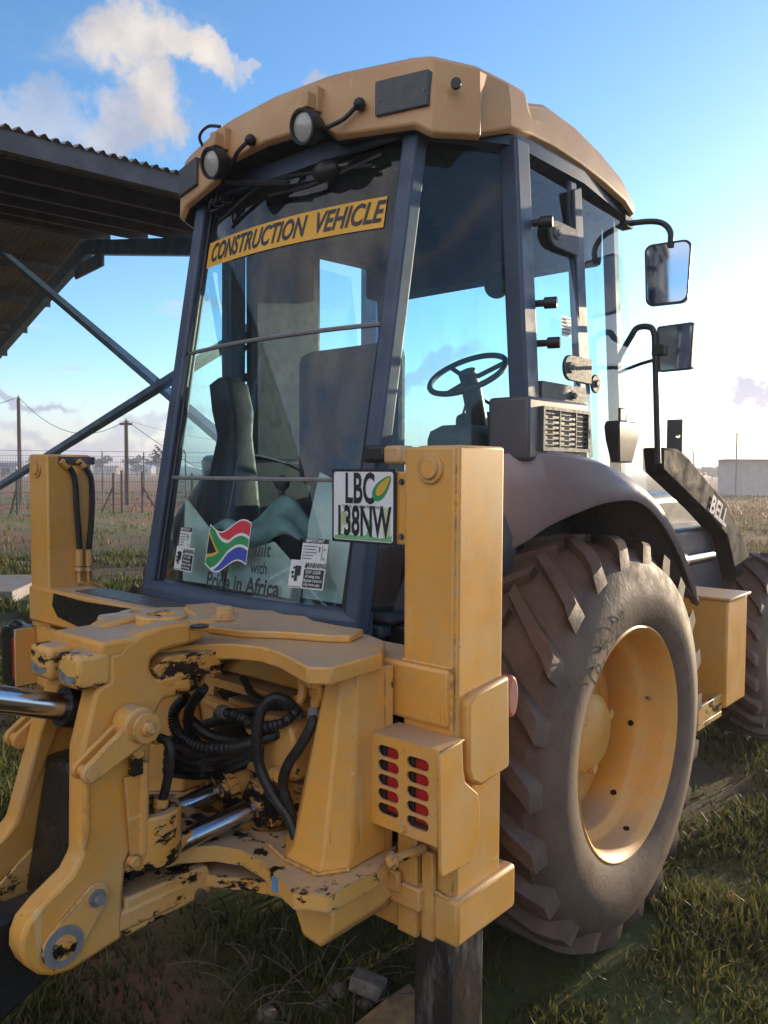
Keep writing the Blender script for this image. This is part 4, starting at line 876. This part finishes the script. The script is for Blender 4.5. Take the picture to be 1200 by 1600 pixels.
# stickers on the lower sash
def wpix(u, v):
    """point of the rear window that lies behind a picture point"""
    d = ray(u, v); t_ = 1.5
    for _ in range(30):
        p = CAM+d*t_; k = (p[2]-zb)/(zt_-zb); w = .49+.013*k; y = .226+.271*k-.055*(1-(p[0]/w)**2); t_ += (y-p[1])/d[1]*.8
    p = CAM+d*t_; return p[0]/(.49+.013*(p[2]-zb)/(zt_-zb)), (p[2]-zb)/(zt_-zb)
def sticker(u0, v0, u1, v1, draw, name, mats):
    (a0, b0_), (a1, b1_) = wpix(u0, v1), wpix(u1, v0); m = MB()
    W_, H_ = (a1-a0)*.49, (b1_-b0_)*(zt_-zb)
    def pt(x, y, off): return win(a0+(a1-a0)*x/W_, b0_+(b1_-b0_)*y/H_, off)
    def quad(mi, x0, y0, x1, y1, off): m.mat(mi).add([pt(x0, y0, off), pt(x1, y0, off), pt(x1, y1, off), pt(x0, y1, off)], [(0, 1, 2, 3)])
    def txt(mi, s_, x, y, h, sx=.9, b=.01): m.mat(mi).text(s_, None, h, sx, b, wrap=lambda px, py: pt(x+px, y+py, .0075))
    draw(W_, H_, quad, txt, m, pt); return m.build(name, mats, RW[0], angle=0, flip=False)
SM = ['sticker_white', 'ink', 'print_grey', 'print_dark']
def warn(W_, H_, quad, txt, m, pt):
    quad(0, 0, 0, W_, H_, .0045); quad(1, W_*.42, H_*.06, W_*.97, H_*.70, .006); quad(1, W_*.02, H_*.04, W_*.38, H_*.06, .006)
    for (a_, b_, c_, d_) in ((.16, .25, .24, .80), (.24, .45, .32, .80), (.08, .35, .14, .45), (.06, .5, .13, .6), (.10, .68, .16, .76)): quad(1, W_*a_, H_*b_, W_*c_, H_*d_, .006)
    txt(1, 'WARNING', W_*.745, H_*.84, H_*.25, .72, .02)
    m.mat(1).add([pt(W_*.43, H_*.75, .0075), pt(W_*.50, H_*.75, .0075), pt(W_*.465, H_*.94, .0075)], [(0, 1, 2)])
    for i, s_ in enumerate(('STAY CLEAR', 'of swing area.', 'Operate controls', 'only from seat.')): txt(0, s_, W_*.69, H_*(.60-.145*i), H_*.165, .72, .012)
def imp(W_, H_, quad, txt, m, pt):
    quad(0, 0, 0, W_, H_*.80, .0045); quad(1, 0, H_*.80, W_, H_, .0045); txt(0, 'IMPORTANT', W_*.5, H_*.90, H_*.20, .85, .02)
    for i, w_ in enumerate((.55, .50, .55, .42, .36)): quad(2, W_*.06, H_*(.66-.13*i), W_*(.06+w_), H_*(.695-.13*i), .006)
    quad(1, W_*.68, H_*.45, W_*.72, H_*.68, .006); quad(2, W_*.80, H_*.1, W_*.82, H_*.72, .006); txt(1, 'x', W_*.91, H_*.18, H_*.2); txt(1, 'v', W_*.91, H_*.58, H_*.2)
sticker(451, 878, 512, 917, warn, 'warning_sticker', SM); sticker(471, 843, 516, 877, imp, 'notice_sticker', SM)
sticker(273, 857, 306, 889, warn, 'warning_sticker', SM); sticker(280, 825, 302, 855, imp, 'notice_sticker', SM)
def slogan(W_, H_, quad, txt, m, pt):
    txt(3, 'Built', W_*.76, H_*.82, H_*.36, .9, .02); txt(3, 'with', W_*.80, H_*.50, H_*.30, .8, .02); txt(3, 'Pride in Africa', W_*.5, H_*.17, H_*.40, .86, .03)
sticker(336, 845, 432, 922, slogan, 'slogan_sticker', SM)
def flagd(W_, H_, quad, txt, m, pt):
    nu, nv = 84, 60
    def wv(x, y): return pt(x*W_, (y*.74+.13+.10*math.sin(x*6.6+2.6)+.10*x-.05)*H_, .0048)
    vs = [wv(i/nu, j/nv) for j in range(nv+1) for i in range(nu+1)]; o_ = len(m.v); m.v += vs
    for j in range(nv):
        for i in range(nu):
            x, y = (i+.5)/nu*1.5, (j+.5)/nv; d_ = abs(y-.5)
            ex = x*.667/1.0                                    # hoist triangle arms run along y = .5 +- (.5 - x*2/3)
            arm_ = .5-ex
            if x < .02 or x > 1.48 or y < .03 or y > .97: c = 0
            elif d_ < arm_-.24: c = 1
            elif d_ < arm_-.165: c = 3
            elif d_ < .10 or (d_ < arm_+.12 and d_ > arm_-.17): c = 2 if not (d_ > .10 and d_ > arm_+.12) else 0
            elif d_ < .165 or d_ < arm_+.20: c = 0
            else: c = 4 if y > .5 else 5
            m.f.append((o_+j*(nu+1)+i, o_+j*(nu+1)+i+1, o_+(j+1)*(nu+1)+i+1, o_+(j+1)*(nu+1)+i)); m.m.append(c)
sticker(320, 812, 396, 892, flagd, 'flag_sticker', ['sticker_white', 'ink', 'print_green', 'print_gold', 'print_red', 'print_blue'])
# quarter, side and front glass
Ab, At = Vector((.545, .24, 1.16)), Vector((.552, .505, 2.585)); Bb, Bt = Vector((.735, .775, 1.16)), Vector((.695, .745, 2.585))
def quadglass(a_, b_, c_, d_, name='quarter_window'):
    m = MB(); m.grid(lambda s, t_: a_.lerp(b_, s).lerp(d_.lerp(c_, s), t_), 4, 8); return m.build(name, 'glass', CAB, flip=False)
V_ = Vector
def mv(p, sg): return Vector((p[0]*sg, p[1], p[2]))
for sg in (1, -1):
    quadglass(mv(Ab.lerp(At, .0), sg), mv(Bb, sg), mv(Bt, sg), mv(At, sg))
    q = quadglass(mv((.768, .84, 1.87), sg), mv((.775, 1.145, 1.86), sg), mv((.728, 1.12, 2.56), sg), mv((.722, .80, 2.57), sg), 'side_window')
    quadglass(mv((.785, 1.18, 1.30), sg), mv((.775, 1.80, 1.30), sg), mv((.725, 1.535, 2.555), sg), mv((.730, 1.15, 2.56), sg), 'door_glass')
    m = MB(); m.box(min(sg*.752, sg*.79), max(sg*.752, sg*.79), .84, 1.15, 1.80, 1.865); m.bolt((sg*.79, 1.05, 1.83), (sg, 0, 0), .012, .012); m.build('window_rail', 'panel_grey', CAB, bevel=.006)
    for u, v in ((868, 365), (885, 575)):
        y, z = at2([(u, v)], 'x', .758)[0]; m = MB()
        xx = .762+(2.0-z)*.03; m.prism(arc((y, z), .045, 90, 270, 8)+[(y+.16, z-.045), (y+.16, z+.045)], 'x', sg*xx, sg*(xx+.012)); H = m.build('door_hinge', 'panel_grey', BL, bevel=.003)
        m = MB(); m.cyl((sg*(xx+.012), y, z), (sg*(xx+.020), y, z), .020, 16); m.bolt((sg*(xx+.018), y, z), (sg, 0, 0), .010, .008); m.build('bolt', 'gasket', H)
    for u, v in ((905, 352), (928, 600)):
        y, z = at2([(u, v)], 'x', .76)[0]; xx = .756+(2.0-z)*.045; m = MB(); m.prism(arc((y, z), .035, 0, 360, 14)[:-1], 'x', sg*xx, sg*(xx+.01)); m.cyl((sg*xx, y, z), (sg*(xx+.018), y, z), .014, 12); m.build('glass_clamp', 'panel_grey', CAB, bevel=.003)
    m = MB(); m.prism([(1.095, 2.555), (1.150, 2.575), (1.275, 1.62), (1.20, 1.60)], 'x', sg*.745, sg*.760); m.build('door_post', 'cab_frame', CAB, bevel=.004)
    for u, v in ((838, 350), (845, 475), (850, 537)):
        y, z = at2([(u, v)], 'x', .76)[0]; m = MB(); m.cyl((sg*.735, y-.02, z), (sg*.79, y+.0, z), .012, 10); m.cyl((sg*.775, y-.005, z), (sg*.815, y+.01, z), .019, 14); m.build('window_knob', 'black', CAB, bevel=.003)
m = MB(); m.grid(lambda s, t_: Vector((-.62+1.24*s, 1.80-.12*t_+.06*(1-(2*s-1)**2), 1.35+1.25*t_)), 10, 3); m.build('windscreen', 'glass', CAB, flip=False)
# small print on the side window
m = MB(); m.mat(0).add([(.781, .98, 2.03), (.781, 1.05, 2.03), (.779, 1.05, 2.10), (.779, .98, 2.10)], [(0, 1, 2, 3)]); m.mat(1)
for i in range(5): m.add([(.783, .985, 2.04+.012*i), (.783, 1.04, 2.04+.012*i), (.783, 1.04, 2.045+.012*i), (.783, .985, 2.045+.012*i)], [(0, 1, 2, 3)])
m.build('window_label', ['sticker_white', 'print_grey'], CAB, angle=0)
# vent box below the side window
m = MB(); m.box(.70, .850, .655, 1.055, 1.60, 1.800); VB = m.build('vent_box', 'dark_plastic', BL, bevel=.012)
m = MB(); m.holed([(.725, 1.632), (1.04, 1.632), (1.04, 1.772), (.725, 1.772)], [[(.737, 1.643), (1.028, 1.643), (1.028, 1.761), (.737, 1.761)]], .014, frame((.856, 0, 0), (0, 1, 0), (0, 0, 1))); m.build('vent_rim', 'panel_grey', VB, bevel=.003)
for i in range(7):
    m = MB(); m.box(.852, .858, .737, 1.028, 1.650+i*.0165, 1.654+i*.0165); m.build('louvre', 'panel_grey', VB)
for y in (.83, .94):
    m = MB(); m.box(.858, .862, y, y+.006, 1.643, 1.761); m.build('vent_bar', 'panel_grey', VB)
m = MB(); m.box(.8505, .853, .737, 1.028, 1.643, 1.761); m.build('vent_back', 'black', VB)

# ---- roof
plan = [(.0, .335), (.26, .352), (.31, .360), (.585, .425), (.640, .440), (.728, .560), (.738, .60), (.748, .70), (.752, .795), (.752, .822), (.756, .95), (.757, 1.15), (.753, 1.35), (.745, 1.55), (.728, 1.67), (.66, 1.75), (.35, 1.79), (.0, 1.80)]
zlo = [2.672, 2.666, 2.618, 2.600, 2.565, 2.572, 2.600, 2.632, 2.644, 2.648, 2.652, 2.648, 2.638, 2.622, 2.605, 2.60, 2.60, 2.60]
ztp = [2.842, 2.840, 2.838, 2.824, 2.816, 2.802, 2.800, 2.804, 2.808, 2.772, 2.806, 2.800, 2.775, 2.735, 2.700, 2.68, 2.68, 2.68]
rings = []
for ins, zf in ((.30, lambda a_, b_: 2.665), (.020, lambda a_, b_: a_), (0, lambda a_, b_: a_+.012), (.004, lambda a_, b_: a_*.5+b_*.5), (.022, lambda a_, b_: b_-.016), (.050, lambda a_, b_: b_+.006), (.20, lambda a_, b_: b_+.038), (.45, lambda a_, b_: b_+.055)):
    r = []
    for (x, y), a_, b_ in zip(plan, zlo, ztp):
        d = math.hypot(x, y-1.07); k = max(.02, 1-ins/max(d, .01)); pk = .945 if (abs(y-.60) < .01 and len(rings) in (1, 2, 3)) else 1.; r.append((x*k*pk, 1.07+(y-1.07)*k, zf(a_, b_)))
    rings.append(r+[(-a_, b_, c) for a_, b_, c in r[::-1]][1:-1])
m = MB(); m.loft(rings); nr = len(rings[0]); m.m = [1 if i < nr or i == len(m.f)-2 else 0 for i in range(len(m.f))]; RF = m.build('cab_roof', ['roof_paint', 'roof_liner'], BL, angle=14, bevel=.005)
def roofy(x):
    x = abs(x)
    for (x0, y0), (x1, y1) in zip(plan, plan[1:]):
        if x0 <= x <= x1 and x1 > x0: return y0+(y1-y0)*(x-x0)/(x1-x0)
    return .46
for x0, x1 in ((.455, .628), (-.628, -.455)):
    m = MB(); vs = []
    for x in (x0, x1):
        for z in (2.655, 2.760): vs += [(x, roofy(x)-.010, z), (x, roofy(x)+.02, z)]
    m.add(vs, [(0, 2, 6, 4), (1, 5, 7, 3), (0, 1, 3, 2), (4, 6, 7, 5), (0, 4, 5, 1), (2, 3, 7, 6)]); m.build('roof_panel', 'panel_grey', RF, bevel=.004)
    m = MB()
    for xx in (x0+.012, x1-.012): m.bolt((xx, roofy(xx)-.009, 2.70), (0, -1, 0), .004, .003)
    m.build('panel_screw', 'iron', RF)
# raised flanks beside the recess in the rear face
m = MB()
for x0, x1, zz in ((-.42, -.34, 2.60), (.30, .38, 2.64)): m.box(x0, x1, roofy(x0)-.02, roofy(x0)+.02, zz+.02, 2.77)
for x in (.235, -.235):
    y = roofy(x)-.055; m = MB(); c = Vector((x, y, 2.655)); d = Vector((0, -.97, -.22)).normalized()
    m.lathe([(0, -.075), (.030, -.070), (.052, -.030), (.054, -.005), (.054, .012), (.046, .012), (.044, .002)], c, d, 28); WL = m.build('work_light', 'black', BL)
    m = MB(); m.lathe([(0, .010), (.028, .008), (.046, .002)], c, d, 28); m.build('lens', 'lamp_lens', WL)
    m = MB(); m.box(x-.016, x+.016, y+.0, y+.06, 2.715, 2.765); m.box(x-.024, x+.024, y+.035, y+.075, 2.71, 2.79); m.build('bracket', 'roof_paint', WL, bevel=.004)
    m = MB(); yy = roofy(x+.17)-.01; m.tube([c-d*.05+Vector((.02, 0, -.01)), c+Vector((.075, .03, -.012)), (x+.12, yy-.02, 2.665), (x+.165, yy-.008, 2.695), (x+.175, yy+.01, 2.70)], .0075, 7); m.ico((x+.172, yy-.004, 2.70), .020, 2); m.build('lamp_cable', 'black', WL)
m = MB(); m.tube([(-.44, .44, 2.77), (-.45, .40, 2.83), (-.40, .40, 2.86), (-.34, .42, 2.85)], .006, 6); m.build('aerial_lead', 'black', RF)
m = MB(); m.cyl((.692, .482, 2.712), (.700, .470, 2.713), .016, 14); m.build('roof_hole', 'black', RF)
# wiper and wiring under the rear eave
m = MB(); m.tube([(-.30, .40, 2.635), (-.10, .37, 2.575), (.08, .37, 2.535)], .010, 6, 3); m.tube([win(-.72, .935, .03), win(-.2, .985, .03), win(.3, .975, .03), win(.80, .955, .03)], .007, 6); m.tube([win(-.1, .95, .03), win(.35, .945, .03), win(.86, .975, .03)], .008, 6); m.build('rear_wiper', 'black', CAB)
m = MB(); m.ico(win(.45, .965, .045), .045, 2, (1.3, .6, .8)); m.build('wiper_motor', 'black', CAB)
m = MB()
for k in range(3): m.tube([(-.40+.03*k, .44, 2.64), (-.39+.028*k, .41, 2.59), (-.41+.035*k, .41, 2.55+.012*k), (-.37+.03*k, .44, 2.57), (-.35+.02*k, .46, 2.63)], .005, 6)
m.build('wiring', 'black', CAB)

# ---- mirrors
m = MB(); m.tube([(.70, 1.60, 2.560), (.80, 1.64, 2.562), (.855, 1.65, 2.545), (.885, 1.65, 2.505), (.885, 1.65, 2.45)], .0115, 10); m.box(.69, .735, 1.57, 1.64, 2.545, 2.585); MA = m.build('mirror_arm', 'black', BL)
def mirror(c, w, h, yaw, parent, rnd):
    Mx = Matrix.Translation(c) @ Matrix.Rotation(yaw, 4, 'Z') @ Matrix.Rotation(PI/2, 4, 'X')
    pl = [(a_*(1+.06*b_/h), b_) for a_, b_ in rrect(w, h, rnd, 5)]
    m = MB(); n = len(pl); m.loft([[tuple(Mx @ Vector((a_*k, b_*k, z))) for a_, b_ in pl] for k, z in ((.70, -.055), (.95, -.035), (1, -.01), (1, .004), (.93, .004))]); H = m.build('mirror_housing', 'black', BL, angle=40)
    m = MB(); m.add([tuple(Mx @ Vector((a_*.93, b_*.93, .0055))) for a_, b_ in pl], [tuple(range(n))]); m.build('mirror_glass', 'mirror_glass', H, angle=0)
mirror((.872, 1.66, 2.350), .086, .122, .12, MA, .03)
m = MB(); m.tube([(.665, 1.68, 2.03), (.70, 1.63, 2.05), (.776, 1.55, 2.10), (.80, 1.55, 2.13), (.845, 1.55, 2.13), (.868, 1.55, 2.105), (.875, 1.55, 2.02), (.895, 1.55, 1.60)], .012, 10); m.tube([(.87, 1.55, 2.00), (.80, 1.57, 1.99), (.67, 1.68, 1.98)], .007, 8); MP = m.build('mirror_pole', 'black', BL)
m = MB(); m.box(.865, .915, 1.535, 1.56, 2.015, 2.055); m.build('mirror_clamp', 'black', MP, bevel=.004)
mirror((.950, 1.555, 2.040), .070, .088, -.10, MP, .012)
m = MB(); m.loft([[(.86+dx*k, 1.30+dy*k, z) for dx, dy in ((-.03, -.09), (.03, -.09), (.03, .09), (-.03, .09))] for k, z in ((.6, 1.60), (.9, 1.68), (1, 1.73), (.9, 1.75))]); m.box(.855, .865, 1.27, 1.33, 1.75, 1.80); m.build('indicator_housing', 'black', BL, bevel=.008)

# ---- inside the cab
m = MB(); m.box(-.25, .25, .70, .82, 1.50, 2.04); m.box(-.26, .26, .76, 1.22, 1.38, 1.52); m.box(-.2, .2, .8, 1.15, 1.14, 1.4); m.build('seat', 'seat_cloth', CAB, bevel=.05)
m = MB(); cw = Vector((.12, 1.37, 1.985)); nx = Vector((0, -.55, .83)).normalized(); ax1 = Vector((1, 0, 0)); ax2 = nx.cross(ax1)
m.tube([cw+(ax1*math.cos(t_)+ax2*math.sin(t_))*.172 for t_ in np.linspace(0, 2*PI, 41)], .013, 8, 0)
for t_ in (.5, 2.6, 4.7): m.cyl(cw-nx*.03, cw+(ax1*math.cos(t_)+ax2*math.sin(t_))*.168, .011, 8)
m.cyl(cw-nx*.06, cw+nx*.012, .04, 16); SWH = m.build('steering_wheel', 'black', BL)
m = MB(); m.cyl(cw-nx*.05, (.12, 1.62, 1.30), .045, 14); m.build('steering_column', 'black', SWH)
m = MB(); m.box(.22, .56, 1.45, 1.66, 1.4, 1.78); m.box(-.02, .17, 1.46, 1.58, 1.74, 1.83); m.build('dashboard', 'interior', CAB, bevel=.03)
m = MB(); m.box(.40, .52, 1.40, 1.52, 1.66, 1.86); m.build('gauge_pod', 'interior', CAB, bevel=.03)
m = MB(); m.box(.46, .66, .62, 1.3, 1.14, 1.72); m.build('side_console', 'interior', CAB, bevel=.05)
for x in (-.41, .36):
    m = MB(); m.loft([[(x+a_*k, .50+b_*k+dy, z) for a_, b_ in rrect(1, 1, .4, 4)] for k, z, dy in ((.11, 1.14, 0), (.10, 1.35, .0), (.075, 1.55, .02), (.055, 1.70, .03), (.065, 1.80, .02), (.060, 1.90, 0), (.03, 1.93, 0))] if x < 0 else [[(x+a_*k, .50+b_*k, z) for a_, b_ in rrect(1, 1, .4, 4)] for k, z in ((.09, 1.14), (.07, 1.5), (.03, 1.52))])
    m.build('control_tower', 'interior', CAB, angle=60)
m = MB(); m.cyl((-.1, .45, 1.14), (-.1, .50, 1.5), .012, 8); m.ico((-.1, .50, 1.52), .03, 2); m.cyl((.1, .45, 1.14), (.1, .50, 1.5), .012, 8); m.ico((.1, .50, 1.52), .03, 2); m.build('control_lever', 'black', CAB)
m = MB(); m.ico((.22, 1.44, 2.36), .055, 3); m.cyl((.22, 1.44, 2.36), (.22, 1.44, 2.45), .02, 10); m.build('cab_fan', 'black', CAB)
m = MB(); m.cyl((-.1, 1.70, 1.95), (.5, 1.72, 1.62), .008, 6); m.cyl((-.25, 1.71, 1.5), (-.1, 1.70, 1.95), .006, 6); m.build('front_wiper', 'black', CAB)
m = MB(); m.box(-.725, -.66, .84, 1.26, 1.14, 2.60); m.build('left_door_post', 'interior', CAB, bevel=.02)
# things lying on the cab floor behind the seat
bm = MB(); bm.grid(lambda a_, b_: Vector((-.34+.5*a_, .34+.26*b_, 1.32+.11*math.sin(a_*3.1)*math.sin(b_*3.1)+.03*math.sin(a_*9+b_*5)+.02*math.sin(b_*14))), 20, 14)
tag(bm.build('plastic_bag', 'bag_film', solid=.004, angle=180), 'crumpled greenish plastic sheet lying inside the rear cab window', 'plastic sheet')
bm = MB(); bm.box(-.40, -.20, .36, .52, 1.14, 1.36); tag(bm.build('yellow_bag', 'bag_yellow', bevel=.05), 'yellow bag behind the flag sticker inside the cab', 'bag')
bm = MB(); bm.prism([(-.42, 1.15), (-.18, 1.15), (-.24, 1.34), (-.40, 1.46)], 'y', .285, .293); tag(bm.build('cardboard_sheet', 'paper'), 'pale pointed cardboard sheet leaning inside the window behind the flag', 'cardboard')
bm = MB(); bm.prism([(-.14, 1.15), (.20, 1.15), (.22, 1.26), (.12, 1.33), (-.10, 1.27)], 'y', .262, .270); tag(bm.build('cardboard_sheet', 'paper'), 'pale cardboard sheet leaning behind the slogan lettering', 'cardboard')
bm = MB(); bm.prism([(.22, 1.15), (.46, 1.15), (.47, 1.50), (.30, 1.56), (.25, 1.40)], 'y', .300, .306); tag(bm.build('paper_sack', 'paper'), 'pale paper sack standing in the right corner of the rear window', 'sack')

# ------------------------------------------------------------------ grass
def blades(nb, u_lo, u_hi, dmin, dmax, hmin, hmax, name, label, seedcol, dens=None, wmul=1., k=1.0):
    u = rng.uniform(u_lo, u_hi, nb); q = rng.uniform(0, 1, nb); d = dmin*(dmax/dmin)**(q**k)
    ang = np.arctan((u-600)/F); dx = f2[0]*np.cos(ang)+r2[0]*np.sin(ang); dy = f2[1]*np.cos(ang)+r2[1]*np.sin(ang)
    x, y = CAM[0]+dx*d, CAM[1]+dy*d
    # clumping
    cl = np.sin(x*3.1+np.sin(y*2.3)*1.5)*np.sin(y*3.7+np.sin(x*2.9))+.6*np.sin(x*7.7+y*5.1)*np.sin(y*8.3-x*4.9)
    keep = cl+rng.normal(0, .55, nb) > (-.35 if dens is None else dens)
    bare = (np.sin(x*1.1+2)*np.sin(y*.9+.4) > .55)                                      # patches of bare soil
    keep &= ~(bare & (rng.uniform(0, 1, nb) < .8))
    under = (x > -.9) & (x < .95) & (y > -.35) & (y < 3)
    keep &= ~(under & (rng.uniform(0, 1, nb) < .80))
    keep &= ~((np.hypot(x-.9, y-.99) < .25) | ((x > .9) & (x < 1.06) & (y > 0) & (y < .2)))
    sl = (np.hypot(x-a[0], y-a[1]) < .9); keep &= ~sl
    x, y, d, cl = x[keep], y[keep], d[keep], cl[keep]; n = len(x)
    h = rng.uniform(hmin, hmax, n)*(.75+.3*np.clip(cl, -1, 1)); w = (.0022+.0007*d)*rng.uniform(.7, 1.3, n)*wmul
    ph = rng.uniform(0, 2*PI, n); lean = rng.uniform(.1, .95, n)*h; la = rng.uniform(0, 2*PI, n)
    z = np.array([gh(px, py) if dd < 11 else 0 for px, py, dd in zip(x, y, d)])-.005
    V = np.zeros((n, 5, 3), np.float32)
    wx, wy = np.cos(ph)*w, np.sin(ph)*w; lx, ly = np.cos(la)*lean, np.sin(la)*lean
    for i, (sg, ww, hh, ll) in enumerate(((-1, 1, 0, 0), (1, 1, 0, 0), (-1, .75, .55, .35), (1, .75, .55, .35), (0, 0, 1, 1))):
        V[:, i, 0] = x+sg*wx*ww+lx*ll; V[:, i, 1] = y+sg*wy*ww+ly*ll; V[:, i, 2] = z+h*hh*np.sqrt(np.clip(1-.35*ll*(lean/h)**2, .1, 1))
    base = np.arange(n)[:, None]*5
    F_ = np.concatenate([base+np.array([[0, 1, 3]]), base+np.array([[0, 3, 2]]), base+np.array([[2, 3, 4]])], 1).reshape(-1, 3)
    me = bpy.data.meshes.new(name); me.vertices.add(n*5); me.vertices.foreach_set('co', V.ravel())
    nf = len(F_); me.loops.add(nf*3); me.loops.foreach_set('vertex_index', F_.ravel().astype(np.int32))
    me.polygons.add(nf); me.polygons.foreach_set('loop_start', np.arange(nf, dtype=np.int32)*3)
    me.update(calc_edges=True)
    t = rng.uniform(0, 1, n); c = np.zeros((n, 5, 4), np.float32); pal = np.array(seedcol)
    idx = np.clip((t*len(pal)).astype(int), 0, len(pal)-1); col = pal[idx]*rng.uniform(.75, 1.25, (n, 1))
    c[:, :, :3] = col[:, None, :]; c[:, 4, :3] = col*.5+np.array([.24, .19, .055])*.5; c[:, :, 3] = 1
    at_ = me.color_attributes.new('col', 'FLOAT_COLOR', 'POINT'); at_.data.foreach_set('color', c.ravel())
    me.materials.append(MATS['grass_blade']); o = bpy.data.objects.new(name, me); COL.objects.link(o)
    o['kind'] = 'stuff'; tag(o, label, 'grass'); return o
G = [(.044, .064, .012), (.064, .088, .018), (.090, .102, .022), (.055, .072, .015), (.15, .12, .05), (.10, .09, .032)]
blades(190000, -150, 1500, 1.3, 9, .025, .09, 'grass', 'short green grass with yellow tips around the wheel', G, k=.9)
blades(60000, -150, 420, 3.2, 16, .05, .17, 'grass', 'greener weedy grass beside the left post', [(.055, .09, .016), (.085, .12, .022), (.12, .14, .03), (.14, .13, .04)], dens=-.05, k=.9)
blades(60000, 850, 1500, 8, 60, .06, .20, 'grass', 'pale dry grass in the field at right', [(.22, .15, .065), (.16, .12, .05), (.10, .09, .03), (.26, .19, .09)], dens=-.2)
blades(16000, -250, 420, 14, 60, .06, .18, 'grass', 'dry grass beyond the fence at left', [(.26, .14, .05), (.12, .13, .03), (.09, .12, .025)], dens=.45)
# dead stalks and twigs lying about under the machine
m = MB()
for k in range(70):
    u, v = random.uniform(330, 640), random.uniform(1420, 1620); p = Vector(at(u, v, 'z', .02)); a_ = random.uniform(0, 2*PI); l = random.uniform(.06, .2)
    q = p+Vector((math.cos(a_), math.sin(a_), random.uniform(-.05, .7)))*l; m.tube([p, (p+q)/2+Vector((0, 0, .02)), q], .0018, 4, 2)
o = m.build('dead_stalks', 'paper_straw' if 'paper_straw' in MATS else 'wood'); o['kind'] = 'stuff'; tag(o, 'dry straw stalks scattered on the soil under the machine', 'straw')

# ------------------------------------------------------------------ thin evening haze
hm = bpy.data.materials.new('haze'); hm.use_nodes = True; ht = hm.node_tree; ht.nodes.clear()
ho = ht.nodes.new('ShaderNodeOutputMaterial'); hv = ht.nodes.new('ShaderNodeVolumePrincipled')
hv.inputs['Color'].default_value = (.88, .86, .95, 1); hv.inputs['Density'].default_value = .0018; hv.inputs['Anisotropy'].default_value = .5
ht.links.new(hv.outputs[0], ho.inputs['Volume']); MATS['haze'] = hm
m = MB(); m.box(-1700, 1700, -1700, 1700, -2.2, 12.); o = m.build('haze', 'haze', angle=0); o['kind'] = 'stuff'; tag(o, 'thin pale evening haze over the field', 'haze')
